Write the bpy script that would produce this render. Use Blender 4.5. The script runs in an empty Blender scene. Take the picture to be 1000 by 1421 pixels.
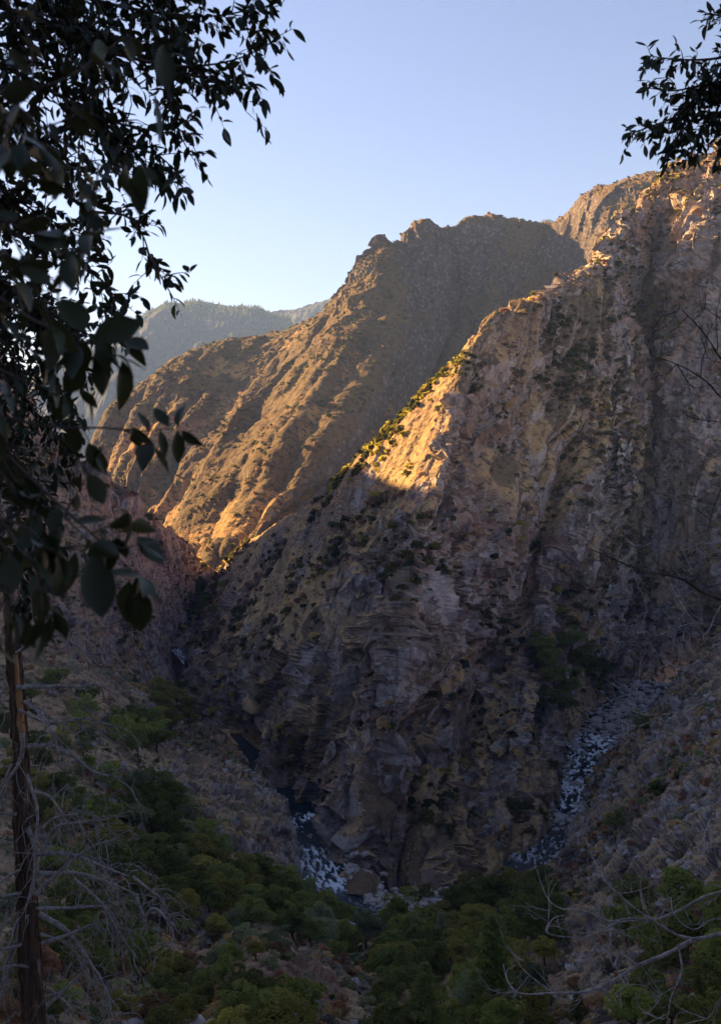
import bpy, math, random
import numpy as np
from mathutils import Vector, Matrix
from mathutils.bvhtree import BVHTree
R = math.radians
random.seed(7); rng = np.random.default_rng(7)
sc = bpy.context.scene
COL = sc.collection

# ------------------------------------------------------------------ camera, sky, sun, exposure
FOC = 1365.0                      # focal length in pixels of the 1000 x 1421 photograph
HY = 600.0                      # the pixel row of the horizon
cam_d = bpy.data.cameras.new('camera'); cam = bpy.data.objects.new('camera', cam_d); COL.objects.link(cam)
cam_d.sensor_fit = 'VERTICAL'; cam_d.sensor_height = 36.0
cam_d.lens = FOC / 1421.0 * 36.0
PITCH = math.atan((710.5 - HY) / FOC)
cam.location = (0, 0, 0); cam.rotation_euler = (R(90) - PITCH, 0, 0)
cam_d.clip_start = 0.05; cam_d.clip_end = 40000
cam_d.dof.use_dof = True; cam_d.dof.focus_distance = 60.0; cam_d.dof.aperture_fstop = 9.0
sc.camera = cam

SUN_AZ, SUN_EL = R(-53), R(22)      # azimuth from the view direction, minus is left
sun_dir = Vector((math.sin(SUN_AZ) * math.cos(SUN_EL), math.cos(SUN_AZ) * math.cos(SUN_EL), math.sin(SUN_EL)))
w = bpy.data.worlds.new('World'); sc.world = w; w.use_nodes = True
nt = w.node_tree
sky = nt.nodes.new('ShaderNodeTexSky'); sky.sky_type = 'NISHITA'; sky.sun_disc = False
sky.sun_elevation = SUN_EL; sky.sun_rotation = SUN_AZ
sky.air_density = 1.0; sky.dust_density = 0.45; sky.ozone_density = 3.0; sky.altitude = 900
bg = nt.nodes['Background']; tint = nt.nodes.new('ShaderNodeMix'); tint.data_type = 'RGBA'; tint.blend_type = 'MULTIPLY'; tint.inputs[0].default_value = 1.0
nt.links.new(sky.outputs[0], tint.inputs[6]); tint.inputs[7].default_value = (.96, .755, .735, 1); nt.links.new(tint.outputs[2], bg.inputs[0]); bg.inputs[1].default_value = 0.0505
sd = bpy.data.lights.new('sun', 'SUN'); sd.energy = 5.0; sd.angle = R(0.5); sd.color = (1.0, 0.63, 0.25)
sun = bpy.data.objects.new('sun', sd); COL.objects.link(sun)
sun.rotation_euler = (-sun_dir).to_track_quat('-Z', 'Y').to_euler()
vs = sc.view_settings; vs.view_transform = 'Standard'; vs.look = 'None'; vs.gamma = 1.0; vs.use_curve_mapping = False
vs.exposure = 2.4
sc.render.engine = 'CYCLES'
sc.cycles.use_denoising = True
sc.cycles.max_bounces = 6; sc.cycles.diffuse_bounces = 4; sc.cycles.volume_bounces = 1; sc.cycles.transparent_max_bounces = 8

# ------------------------------------------------------------------ helpers
def P(px, py, d):               # the point at forward distance d seen at a pixel of the photograph
    # exact inverse of the pitched pinhole camera, horizon at HY
    u = (px - 500.0) / FOC; v = (710.5 - py) / FOC
    c, s = math.cos(PITCH), math.sin(PITCH)
    dy = c + v * s; dz = -s + v * c
    return (u * d / dy, d, dz * d / dy)

def screen(p):                  # (...,3) -> pixel coordinates
    c, s = math.cos(PITCH), math.sin(PITCH)
    yc = p[..., 1] * c - p[..., 2] * s
    zc = p[..., 1] * s + p[..., 2] * c
    yc = np.maximum(yc, 0.3)
    return np.stack([500 + FOC * p[..., 0] / yc, 710.5 - FOC * zc / yc], -1)

def tag(o, label=None, cat=None, group=None, kind=None):
    if label: o['label'] = label
    if cat: o['category'] = cat
    if group: o['group'] = group
    if kind: o['kind'] = kind
    return o

def link(name, me, parent=None, loc=None):
    o = bpy.data.objects.new(name, me); COL.objects.link(o)
    if parent is not None: o.parent = parent
    if loc is not None: o.location = loc
    return o

def np_mesh(name, V, faces, mat=None, smooth=False, attrs=None):
    """faces: int array (n,3) or (n,4)"""
    V = np.ascontiguousarray(V, np.float32); faces = np.ascontiguousarray(faces, np.int32)
    me = bpy.data.meshes.new(name); n, k = faces.shape
    me.vertices.add(len(V)); me.vertices.foreach_set('co', V.ravel())
    me.loops.add(n * k); me.loops.foreach_set('vertex_index', faces.ravel())
    me.polygons.add(n); me.polygons.foreach_set('loop_start', np.arange(0, n * k, k, dtype=np.int32))
    me.polygons.foreach_set('use_smooth', np.full(n, smooth))
    for an, av in (attrs or {}).items():
        a = me.attributes.new(an, 'FLOAT', 'POINT'); a.data.foreach_set('value', np.ascontiguousarray(av, np.float32).ravel())
    if mat: me.materials.append(mat)
    me.update(calc_edges=True)
    return me

def hsh(ix, iy, iz, seed):
    h = (ix.astype(np.uint32) * np.uint32(374761393) + iy.astype(np.uint32) * np.uint32(668265263)
         + iz.astype(np.uint32) * np.uint32(2147483647 - 62233) + np.uint32((seed * 144665 + 1013) & 0xffffffff))
    h ^= h >> np.uint32(13); h *= np.uint32(1274126177); h ^= h >> np.uint32(16); h *= np.uint32(2246822519); h ^= h >> np.uint32(13)
    return h.astype(np.float32) * np.float32(1 / 4294967296.0)

def vnoise(p, seed=0):
    """value noise 0..1 at points (...,3)"""
    f = np.floor(p); i = f.astype(np.int64); t = (p - f).astype(np.float32); t = t * t * t * (t * (t * 6 - 15) + 10)
    x, y, z = i[..., 0], i[..., 1], i[..., 2]; tx, ty, tz = t[..., 0], t[..., 1], t[..., 2]
    r = 0
    for dx in (0, 1):
        wx = tx if dx else 1 - tx
        for dy in (0, 1):
            wy = (ty if dy else 1 - ty) * wx
            for dz in (0, 1):
                r = r + hsh(x + dx, y + dy, z + dz, seed) * wy * (tz if dz else 1 - tz)
    return r
ROT = np.array([[0.36, 0.48, -0.8], [-0.8, 0.6, 0.0], [0.48, 0.64, 0.6]])
def fbm(p, octv=4, seed=0, gain=0.5):
    a, s, tot = 1.0, 0, 0
    for o in range(octv):
        s = s + a * (vnoise(p, seed + o) * 2 - 1); tot += a; a *= gain; p = (p @ ROT) * 2.03
    return s / tot
def ridged(p, octv=3, seed=0, gain=0.5):
    a, s, tot = 1.0, 0, 0
    for o in range(octv):
        n = 1 - np.abs(vnoise(p, seed + o) * 2 - 1) * 1.6
        s = s + a * n; tot += a; a *= gain; p = (p @ ROT) * 2.07
    return s / tot
def worley(p, seed=0):
    """distance to the first and second feature point, the nearest cell's random value, and a tilted-plane value"""
    b = np.floor(p - 0.5).astype(np.int64)
    f1 = np.full(p.shape[:-1], 9.0, np.float32); f2 = f1.copy(); cid = np.zeros_like(f1); tilt = np.zeros_like(f1)
    for dx in (0, 1):
        for dy in (0, 1):
            for dz in (0, 1):
                x, y, z = b[..., 0] + dx, b[..., 1] + dy, b[..., 2] + dz
                h1 = hsh(x, y, z, seed); h2 = hsh(x, y, z, seed + 7); h3 = hsh(x, y, z, seed + 13)
                ex = p[..., 0] - x - 0.5 - (h1 - .5) * .85; ey = p[..., 1] - y - 0.5 - (h2 - .5) * .85; ez = p[..., 2] - z - 0.5 - (h3 - .5) * .85
                d = (ex * ex + ey * ey + ez * ez).astype(np.float32)
                near = d < f1
                f2 = np.where(near, f1, np.minimum(f2, d)); f1 = np.where(near, d, f1)
                hv = (h1 * 7.13 + h2 * 3.7 + h3) % 1.0
                cid = np.where(near, hv, cid)
                tilt = np.where(near, (h2 - .5) * ex * 2 + (h3 - .5) * ey * 2 + (h1 - .5) * ez * 2, tilt)
    return np.sqrt(f1), np.sqrt(f2), cid, tilt

def herm(t, ctrl, ts):
    """cubic Hermite through ctrl (n,...) at knots t, evaluated at ts"""
    n = len(t); m = np.zeros_like(ctrl)
    dt = np.diff(t); sl = np.diff(ctrl, axis=0) / dt.reshape(-1, *([1] * (ctrl.ndim - 1)))
    m[0] = sl[0]; m[-1] = sl[-1]
    for i in range(1, n - 1):
        m[i] = (sl[i - 1] * dt[i] + sl[i] * dt[i - 1]) / (dt[i - 1] + dt[i])
    k = np.clip(np.searchsorted(t, ts, side='right') - 1, 0, n - 2)
    h = dt[k]; x = (ts - t[k]) / h
    sh = (-1,) + (1,) * (ctrl.ndim - 1); x = x.reshape(sh); h = h.reshape(sh)
    return (ctrl[k] * (2 * x**3 - 3 * x**2 + 1) + m[k] * h * (x**3 - 2 * x**2 + x) + ctrl[k + 1] * (-2 * x**3 + 3 * x**2) + m[k + 1] * h * (x**3 - x**2))

def loft(cols, du=1.0, dv=1.0, nmax=160, off=0.25, hid=(1, 1), ucap=0):
    """cols: list of columns, each a list of (px,py,d,rough) or ('w',x,y,z,rough). Returns grid points and roughness; sampled finer where it shows larger."""
    C_ = []
    for c in cols:
        r = []
        for q in c:
            if q[0] == 'w': r.append(list(q[1:4]) + [q[4] if len(q) > 4 else 1.0])
            else: r.append(list(P(*q[:3])) + [q[3] if len(q) > 3 else 1.0])
        C_.append(r)
    A = np.array(C_, float)
    S = screen(A[..., :3])
    def samples(ax, dens, cap):
        A2 = np.moveaxis(A, ax, 0); S2 = np.moveaxis(S, ax, 0)
        L3 = np.linalg.norm(np.diff(A2[..., :3], axis=0), axis=-1).mean(1) + 1e-3
        t = np.concatenate([[0], np.cumsum(L3)])
        ts = []
        for i in range(len(t) - 1):
            a, b = S2[i], S2[i + 1]
            vis = ((np.maximum(a, b)[:, 0] > -30) & (np.minimum(a, b)[:, 0] < 1030) & (np.maximum(a, b)[:, 1] > -60) & (np.minimum(a, b)[:, 1] < 1480))
            ln = np.linalg.norm(np.clip(a, -300, 1700) - np.clip(b, -300, 1700), axis=-1)
            L = np.percentile(ln[vis], 75) if vis.any() else ln.mean() * off
            n = int(np.clip(math.ceil(L * 0.72 * dens), 3, nmax))
            if i < cap[0] or i >= len(t) - 1 - cap[1]: n = min(n, 13)
            ts.append(np.linspace(t[i], t[i + 1], n, endpoint=False))
        return t, np.concatenate(ts + [[t[-1]]])
    tu, us = samples(0, du, (0, 0)); tv, vs_ = samples(1, dv, hid)
    G = herm(tu, A, us)
    G = np.moveaxis(herm(tv, np.moveaxis(G, 1, 0), vs_), 0, 1)
    return G[..., :3], np.clip(G[..., 3], 0, 2), us, vs_

def normals(G):
    a = np.gradient(G, axis=0); b = np.gradient(G, axis=1)
    n = np.cross(a, b); n /= np.linalg.norm(n, axis=-1, keepdims=True) + 1e-9
    return n

def grid_faces(U, V):
    i = np.arange((U - 1) * (V - 1)); u = i // (V - 1); v = i % (V - 1)
    a = u * V + v
    return np.stack([a, a + V, a + V + 1, a + 1], -1)

# ------------------------------------------------------------------ materials
class M:
    """small node-tree writer"""
    def __init__(s, name):
        s.m = bpy.data.materials.new(name); s.m.use_nodes = True; s.t = s.m.node_tree; s.t.nodes.clear()
        s.out = s.n('ShaderNodeOutputMaterial')
    def n(s, typ, **kw):
        x = s.t.nodes.new(typ)
        for k, v in kw.items(): setattr(x, k, v)
        return x
    def put(s, sock, v):
        if isinstance(v, bpy.types.NodeSocket): s.t.links.new(v, sock)
        elif v is not None:
            if isinstance(v, tuple) and len(v) == 3 and sock.type == 'RGBA': v = v + (1,)
            sock.default_value = v
    def noise(s, scale, detail=4, rough=0.55, vec=None, dist=0.0):
        x = s.n('ShaderNodeTexNoise'); s.put(x.inputs['Scale'], scale); x.inputs['Detail'].default_value = detail
        x.inputs['Roughness'].default_value = rough; x.inputs['Distortion'].default_value = dist
        s.put(x.inputs['Vector'], vec if vec is not None else s.pos()); return x.outputs['Fac']
    def voro(s, scale, vec=None, feature='F1', out='Distance'):
        x = s.n('ShaderNodeTexVoronoi', feature=feature); x.inputs['Scale'].default_value = scale
        s.put(x.inputs['Vector'], vec if vec is not None else s.pos()); return x.outputs[out]
    def pos(s):
        if not hasattr(s, '_p'): s._p = s.n('ShaderNodeTexCoord').outputs['Object']
        return s._p
    def math(s, op, a, b=None, c=None):
        x = s.n('ShaderNodeMath', operation=op); s.put(x.inputs[0], a)
        if b is not None: s.put(x.inputs[1], b)
        if c is not None: s.put(x.inputs[2], c)
        return x.outputs[0]
    def ramp(s, fac, lo, hi):
        x = s.n('ShaderNodeMapRange'); x.interpolation_type = 'SMOOTHSTEP'
        s.put(x.inputs[0], fac); s.put(x.inputs[1], lo); s.put(x.inputs[2], hi); return x.outputs[0]
    def mix(s, fac, a, b, blend='MIX'):
        x = s.n('ShaderNodeMix', data_type='RGBA', blend_type=blend); s.put(x.inputs[0], fac); s.put(x.inputs[6], a); s.put(x.inputs[7], b); return x.outputs[2]
    def attr(s, name): return s.n('ShaderNodeAttribute', attribute_name=name).outputs['Fac']
    def scaled(s, sx, sy, sz, rot=(0, 0, 0)):
        x = s.n('ShaderNodeMapping'); s.put(x.inputs[0], s.pos()); x.inputs['Scale'].default_value = (sx, sy, sz); x.inputs['Rotation'].default_value = rot; return x.outputs[0]
    def bump(s, h, strength, dist, normal=None):
        x = s.n('ShaderNodeBump'); x.inputs['Strength'].default_value = strength; x.inputs['Distance'].default_value = dist
        s.put(x.inputs['Height'], h)
        if normal is not None: s.put(x.inputs['Normal'], normal)
        return x.outputs[0]
    def principled(s, color, rough=0.9, normal=None, spec=0.2, **kw):
        x = s.n('ShaderNodeBsdfPrincipled'); s.put(x.inputs['Base Color'], color); s.put(x.inputs['Roughness'], rough)
        x.inputs['Specular IOR Level'].default_value = spec
        if normal is not None: s.put(x.inputs['Normal'], normal)
        for k, v in kw.items(): s.put(x.inputs[k], v)
        s.t.links.new(x.outputs[0], s.out.inputs[0]); return x
    def nz(s):
        g = s.n('ShaderNodeNewGeometry'); x = s.n('ShaderNodeSeparateXYZ'); s.t.links.new(g.outputs['Normal'], x.inputs[0]); return x.outputs[2]

def rock_material(name, k=1.0, rock_a=(.38, .32, .305), rock_b=(.41, .275, .205), rock_c=(.12, .092, .088), lichen=(.30, .25, .16),
                  grass=(.50, .33, .155), soil=(.33, .19, .12), brush=(.085, .063, .045), brush_amt=.5, light=(.46, .41, .375), dirt_col=(.25, .145, .095)):
    """k: metres per feature multiplier"""
    m = M(name)
    big = m.noise(0.011 / k, 3); mid = m.noise(0.07 / k, 5, .6); fine = m.noise(0.55 / k, 6, .65); fine2 = m.noise(1.9 / k, 4, .7)
    streak = m.noise(1.0, 5, .6, vec=m.scaled(.16 / k, .16 / k, .03 / k, (0.15, 0.2, 0)))
    c = m.mix(m.ramp(mid, .38, .62), rock_a, rock_b)
    c = m.mix(m.ramp(streak, .48, .66), c, rock_c)
    c = m.mix(m.math('MULTIPLY', m.ramp(m.noise(.023 / k, 4), .55, .68), m.ramp(fine, .4, .6)), c, lichen)
    c = m.mix(m.ramp(m.math('ADD', m.math('MULTIPLY', fine2, .5), m.math('MULTIPLY', mid, .5)), .56, .66), c, light)
    cellv = m.n('ShaderNodeTexVoronoi'); cellv.inputs['Scale'].default_value = .33 / k; m.put(cellv.inputs['Vector'], m.pos())
    hs = m.n('ShaderNodeSeparateColor'); m.t.links.new(cellv.outputs['Color'], hs.inputs[0])
    c = m.mix(m.math('MULTIPLY', m.ramp(hs.outputs[0], .35, 1.0), .75), c, rock_c)
    c = m.mix(m.math('MULTIPLY', m.ramp(hs.outputs[1], .55, 1.0), .7), c, light)
    tn_ = m.attr('tone')
    c = m.mix(m.math('MULTIPLY', m.ramp(tn_, .62, .80), .6), c, light)
    c = m.mix(m.math('MULTIPLY', m.ramp(tn_, .38, .20), .6), c, rock_b)
    c = m.mix(1.0, c, m.math('ADD', .72, m.math('MULTIPLY', tn_, .56)), 'MULTIPLY')
    g = m.mix(m.ramp(big, .40, .60), grass, soil)
    g = m.mix(m.ramp(m.noise(.30 / k, 5, .65), .42, .62), g, grass)
    g = m.mix(m.math('MULTIPLY', m.ramp(m.noise(.21 / k, 6, .7), .50, .60), brush_amt * 1.6), g, brush)
    g = m.mix(m.ramp(fine2, .66, .74), g, light)
    g = m.mix(m.math('MULTIPLY', m.ramp(m.math('ADD', m.attr('veg'), m.math('MULTIPLY', m.math('SUBTRACT', m.noise(.8 / k, 6, .75), .5), 3.4)), .42, .72), .72), g, brush)
    g = m.mix(m.ramp(m.math('ADD', m.attr('dirt'), m.math('MULTIPLY', m.math('SUBTRACT', fine, .5), .8)), .35, .65), g, dirt_col)
    cov = m.attr('cover')
    f = m.math('ADD', m.math('ADD', cov, m.math('MULTIPLY', m.math('SUBTRACT', fine, .5), 1.3)), m.math('MULTIPLY', m.math('SUBTRACT', m.nz(), .55), .9))
    f = m.ramp(f, .42, .60)
    col = m.mix(f, c, g)
    val = m.math('ADD', .60, m.math('MULTIPLY', m.noise(.22 / k, 6, .68), .80))
    col = m.mix(1.0, col, val, 'MULTIPLY')
    b = m.bump(fine2, .9, .55 * k, m.bump(fine, .8, 1.2 * k))
    m.principled(col, .92, b, .15)
    return m.m

MAT = {}
MAT['spur'] = rock_material('canyon_rock')
MAT['hill'] = rock_material('hill_scrub', .9, brush_amt=.55, grass=(.40, .265, .15), soil=(.27, .165, .115))
MAT['ground'] = rock_material('near_slope_earth', .8, grass=(.42, .285, .16), soil=(.31, .185, .115), brush=(.095, .09, .045), brush_amt=.6, rock_a=(.37, .315, .285), rock_b=(.34, .24, .175), light=(.47, .43, .40))
MAT['mount'] = rock_material('dry_grass_mountain', 2.0, grass=(.40, .235, .085), soil=(.25, .13, .06), brush=(.062, .046, .026), brush_amt=.65, rock_a=(.115, .09, .085), rock_b=(.115, .075, .06), rock_c=(.07, .055, .05), lichen=(.13, .11, .07), light=(.26, .21, .17))  # rock kept dark, putting the right-hand bowl's shade into its colour
MAT['far'] = rock_material('forested_far_mountain', 8.0, grass=(.062, .060, .050), soil=(.040, .044, .042), brush=(.022, .030, .032), brush_amt=.62, rock_a=(.12, .11, .10), rock_b=(.11, .09, .07), light=(.16, .14, .12))  # forest colours leaned to blue, some distance haze put into the albedo

# ------------------------------------------------------------------ terrain
TER = []          # (grid, normals, cover, rough, name)
def terrain(name, G, cover, mat, label, rough=None, veg=None, dirt=None, dens=None, tone=None):
    U, V = G.shape[:2]; print('GRID', name, U, V)
    me = np_mesh(name, G.reshape(-1, 3), grid_faces(U, V), mat, False, {'cover': cover, 'veg': np.zeros(G.shape[:2]) if veg is None else veg, 'dirt': np.zeros(G.shape[:2]) if dirt is None else dirt, 'tone': np.full(G.shape[:2], .5) if tone is None else tone})
    o = link(name, me); tag(o, label, None, None, 'structure')
    nn = normals(G)
    TER.append(dict(name=name, G=G, n=nn, cover=cover, rough=rough, dens=dens))
    return o

def ledges(G, step, amp, seed):
    """steps in the rock: the face leans out, then breaks back to a ledge; dipping to the right and broken along its length"""
    h = (G[..., 2] + .35 * G[..., 0] + 14 * fbm(G / 60.0, 3, seed)) / step
    s = h - np.floor(h); k = np.clip(fbm(G / 45.0, 2, seed + 4) * 1.6 + .5, 0, 1)
    return (np.clip(1 - s, 0, 1) * np.clip(s / .14, 0, 1) - .5) * amp * k

def rocky(G, rough, amp=1.0, size=1.0, seed=0, gully=None, fins=True):
    """weathered, jointed rock: gullies down the fall line, blocks with tilted faces and open joints at three sizes, then fine relief"""
    n = normals(G)
    if gully is not None: G = G + n * gully[..., None]
    n = normals(G)
    q = G / size
    wob = np.stack([fbm(q / 23.0, 2, seed + 50), fbm(q / 23.0 + 7.7, 2, seed + 51), fbm(q / 23.0 - 5.1, 2, seed + 52)], -1) * 2.2
    q = q + wob
    d = 0
    for k, (s, a, cr) in enumerate(((26.0, 3.6, 2.0), (10.5, 2.0, 1.5), (4.2, .75, .8))):
        st = np.array([1.0, 1.0, (.5, .5, .62)[k]])
        f1, f2, cid, tilt = worley(q * st / s, seed + 20 * k)
        cr *= 1.35
        d = d + a * ((cid - .5) * 1.5 + tilt * (1.3 if k == 0 else .7)) - cr * np.clip(1 - (f2 - f1) / .16, 0, 1)
    d = d * (0.15 + 0.85 * rough) + fbm(q / 14.0, 5, seed + 90) * 1.7 * (0.4 + .6 * rough) + fbm(q / 2.2, 2, seed + 97) * .45
    G = G + n * (d * amp * size)[..., None]
    return G

def sstep(x, a, b):
    t = np.clip((x - a) / (b - a), 0, 1); return t * t * (3 - 2 * t)
def cliffs(G, rough, mask, size, seed):
    """outcrops: steep joint columns at two sizes, broken across into blocks, standing proud of smoother scree and scrub where the mask is low"""
    n = normals(G); nh = n * np.array([1, 1, .45]); nh /= np.linalg.norm(nh, axis=-1, keepdims=True)
    dip = np.array([[1, 0, .18], [0, 1, .12], [-.18, -.12, 1]])
    q = (G / size) @ dip
    q = q + np.stack([fbm(G / 30.0 + k * 7.7, 2, seed + 50 + k) for k in range(3)], -1) * 2.4
    rk = np.clip(rough, 0, 1.4) * (.10 + .90 * mask)
    d = 0
    for k, (s, a, cr, zs, wdt) in enumerate(((27.0, 7.5, 4.2, .26, .10), (9.0, 3.2, 2.2, .34, .13), (3.4, .8, .8, .6, .18))):
        f1, f2, cid, tilt = worley(q * np.array([1, 1, zs]) / s, seed + 20 * k)
        if k < 2: TONE = (cid if k == 0 else .5 * TONE + .5 * cid)
        d = d + a * (cid - .5) + (.35 * a * tilt) - cr * np.clip(1 - (f2 - f1) / wdt, 0, 1)
    d = d * rk + mask * rough * .6 + fbm(q / 9.0, 4, seed + 90) * (1.2 + .5 * rk) + fbm(q / 1.9, 2, seed + 97) * .4
    return G + nh * (d * size)[..., None], TONE

def cover_of(G, lo=.45, hi=.75, step=5, seed=3, wl=40.0, amt=.25):
    """0 bare rock .. 1 grass and soil, from the slope at the scale of a few metres"""
    n = normals(G); nz = np.abs(n[..., 2])
    k = step
    c = np.cumsum(np.cumsum(np.pad(nz, ((k, k), (k, k)), 'edge'), 0), 1)
    sm = (c[2 * k:, 2 * k:] - c[:-2 * k, 2 * k:] - c[2 * k:, :-2 * k] + c[:-2 * k, :-2 * k]) / (4 * k * k)
    sm = sm[:nz.shape[0], :nz.shape[1]]
    return np.clip((sm - lo) / (hi - lo), 0, 1) * (1 - amt) + amt * (fbm(G / wl, 3, seed) * .9 + .5)

# --- the central spur: columns from the left gorge round the nose to the cliffs on the right
#     rows: behind, crest, three down the face, foot, under the river
def sp(*pts, back=(0, 170, -190)):
    pts = [list(p) + ([1.0] if len(p) == 3 else []) for p in pts]
    c = P(*pts[0][:3]); bx = ('w', c[0] + back[0], c[1] + back[1], c[2] + back[2], .6)
    ft = P(*pts[-1][:3]); un = ('w', ft[0] * 0.97, ft[1] - 30, ft[2] - 30, .5)
    return [bx] + [tuple(p) for p in pts] + [un]
spur_cols = [
    sp((225, 860, 1150, .4), (215, 880, 1020, .5), (210, 895, 930, .5), (210, 905, 860, .5), (225, 905, 790, .6), back=(60, 150, -60)),
    sp((300, 796, 900, .5), (290, 825, 850, .5), (275, 862, 800, .6), (262, 895, 765, .8), (252, 924, 738, .9), back=(30, 170, -90)),
    sp((360, 741, 800, .4), (345, 800, 740, .5), (322, 880, 685, .6), (308, 940, 645, .9), (300, 992, 615, 1), back=(20, 170, -120)),
    sp((440, 690, 700, .4), (425, 765, 640, .5), (395, 850, 590, .5), (370, 960, 550, 1), (355, 1048, 522, 1)),
    sp((490, 646, 645, .4), (475, 730, 585, .5), (450, 840, 530, .8), (428, 980, 485, 1.2), (412, 1112, 450, 1.1)),
    sp((545, 591, 612, .2), (530, 690, 550, .45), (505, 800, 490, 1.0), (470, 960, 440, 1.3), (438, 1165, 402, 1.1)),
    sp((608, 527, 603, .2), (597, 600, 552, .25), (572, 690, 500, .45), (535, 900, 428, 1.3), (472, 1240, 362, 1.1)),
    sp((650, 478, 612, .4), (634, 545, 562, .7), (606, 655, 492, .8), (566, 870, 416, 1.2), (505, 1268, 352, 1.1)),
    sp((685, 440, 640, .6), (672, 540, 598, .8), (655, 670, 547, 1.2), (620, 890, 466, 1.2), (570, 1262, 352, 1.2)),
    sp((722, 432, 692, .8), (716, 545, 644, .8), (702, 690, 598, 1.0), (672, 920, 496, 1.2), (650, 1228, 364, 1.1)),
    sp((760, 408, 742, 1.0), (764, 540, 690, .9), (752, 700, 640, .9), (725, 920, 534, 1.2), (722, 1206, 376, .5)),
    sp((800, 390, 790, 1.0), (808, 545, 724, .9), (800, 700, 650, .9), (765, 900, 552, 1.0), (765, 1152, 414, .5)),
    sp((838, 373, 830, 1.1), (842, 540, 764, 1.0), (835, 700, 690, .9), (798, 900, 590, .7), (782, 1082, 474, .5)),
    sp((853, 333, 872, 1.2), (862, 500, 806, 1.1), (862, 680, 730, .9), (835, 870, 648, .6), (818, 1012, 566, .5)),
    sp((884, 291, 950, 1.1), (884, 470, 880, 1.0), (884, 640, 800, .8), (885, 830, 705, .8), (872, 962, 645, .8)),
    sp((925, 258, 1000, 1.1), (908, 420, 912, .9), (890, 585, 838, .9), (915, 765, 735, 1.0), (932, 940, 690, .9)),
    sp((965, 238, 1000, 1.3), (940, 375, 868, 1.2), (926, 565, 792, 1.2), (958, 770, 715, 1.1), (985, 928, 704, .9)),
    sp((1002, 214, 985, 1.3), (1000, 358, 850, 1.0), (1000, 560, 766, 1.2), (1012, 770, 702, 1.1), (1045, 922, 712, .9)),
    sp((1085, 160, 985, 1.2), (1085, 340, 850, 1.0), (1095, 560, 770, 1.2), (1105, 770, 705, 1.0), (1125, 918, 720, .9)),
    sp((1260, 100, 1000, 1.2), (1260, 320, 860, 1.0), (1260, 560, 790, 1.0), (1270, 770, 730, 1.0), (1280, 915, 735, .9)),
]
def lerp_col(a, b, t):       # a column a little beside another, so that the edge between them stays crisp
    r = []
    for p, q in zip(a, b):
        u = np.array(p[1:4] if p[0] == 'w' else P(*p[:3])); v = np.array(q[1:4] if q[0] == 'w' else P(*q[:3]))
        ru = p[4] if p[0] == 'w' else p[3]; rv = q[4] if q[0] == 'w' else q[3]
        x = u + (v - u) * t; r.append(('w', x[0], x[1], x[2], ru + (rv - ru) * t))
    return r
spur_cols[8:8] = [lerp_col(spur_cols[7], spur_cols[8], .18)]
spur_cols[7:7] = [lerp_col(spur_cols[6], spur_cols[7], .82)]
G, rough, us, vs_ = loft(spur_cols, .86, .80, 230)
uu, vv = np.meshgrid(us, vs_, indexing='ij')
wv = np.stack([uu / 58.0 + vv / 150.0, vv / 260.0, 0 * uu], -1)
wv = wv + (fbm(G / 80.0, 3, 5) * .5)[..., None]
crest_keep = np.clip((vv - vs_[0]) / 330.0, .38, 1)
r1 = ridged(wv, 3, 11)
mask = sstep(fbm(np.stack([uu / 50.0 + vv / 150.0, vv / 85.0, 0 * uu], -1) + wv * .3, 4, 61, .55) + .42 * (rough - .78) + .28 * (r1 - .5), -.20, .16)
gl = ((r1 - .45) * (22.0 + 12.0 * sstep(rough, .7, 1.2)) + (ridged(wv * np.array([2.7, 1.9, 1]) + 3.3, 3, 14) - .45) * 8.5 + ledges(G, 34.0, 7.0, 6) * mask) * (.12 + .88 * sstep(rough, .25, 1.0)) * crest_keep
G = G + normals(G) * gl[..., None]
G, tone = cliffs(G, rough, mask, 1.25, 3)
cov = cover_of(G, .36, .66, 3, 3) * .55 + .62 * (1 - mask) + .05 + .35 * np.clip(.5 - rough, 0, .4)
veg = sstep(fbm(np.stack([uu / 26.0, vv / 60.0, 0 * uu], -1) + wv, 4, 71) - .55 * (r1 - .5), -.02, .22) * np.clip(.35 + (rough - .3) * 1.6, .35, 1)
terrain('canyon_spur', G, cov, MAT['spur'], 'steep rocky spur dividing the two river gorges, its left crest sunlit', rough=rough, veg=veg, tone=tone, dens=veg * 1.0 + .75 * (1 - mask) + .05 + .9 * np.exp(-((rough - .45) / .16) ** 2) * (np.clip(screen(G)[..., 1], 640, 860) > 645) + 2.2 * ((rough < .62) & (screen(G)[..., 0] > 420) & (screen(G)[..., 0] < 640) & (screen(G)[..., 1] < 700)))

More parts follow.
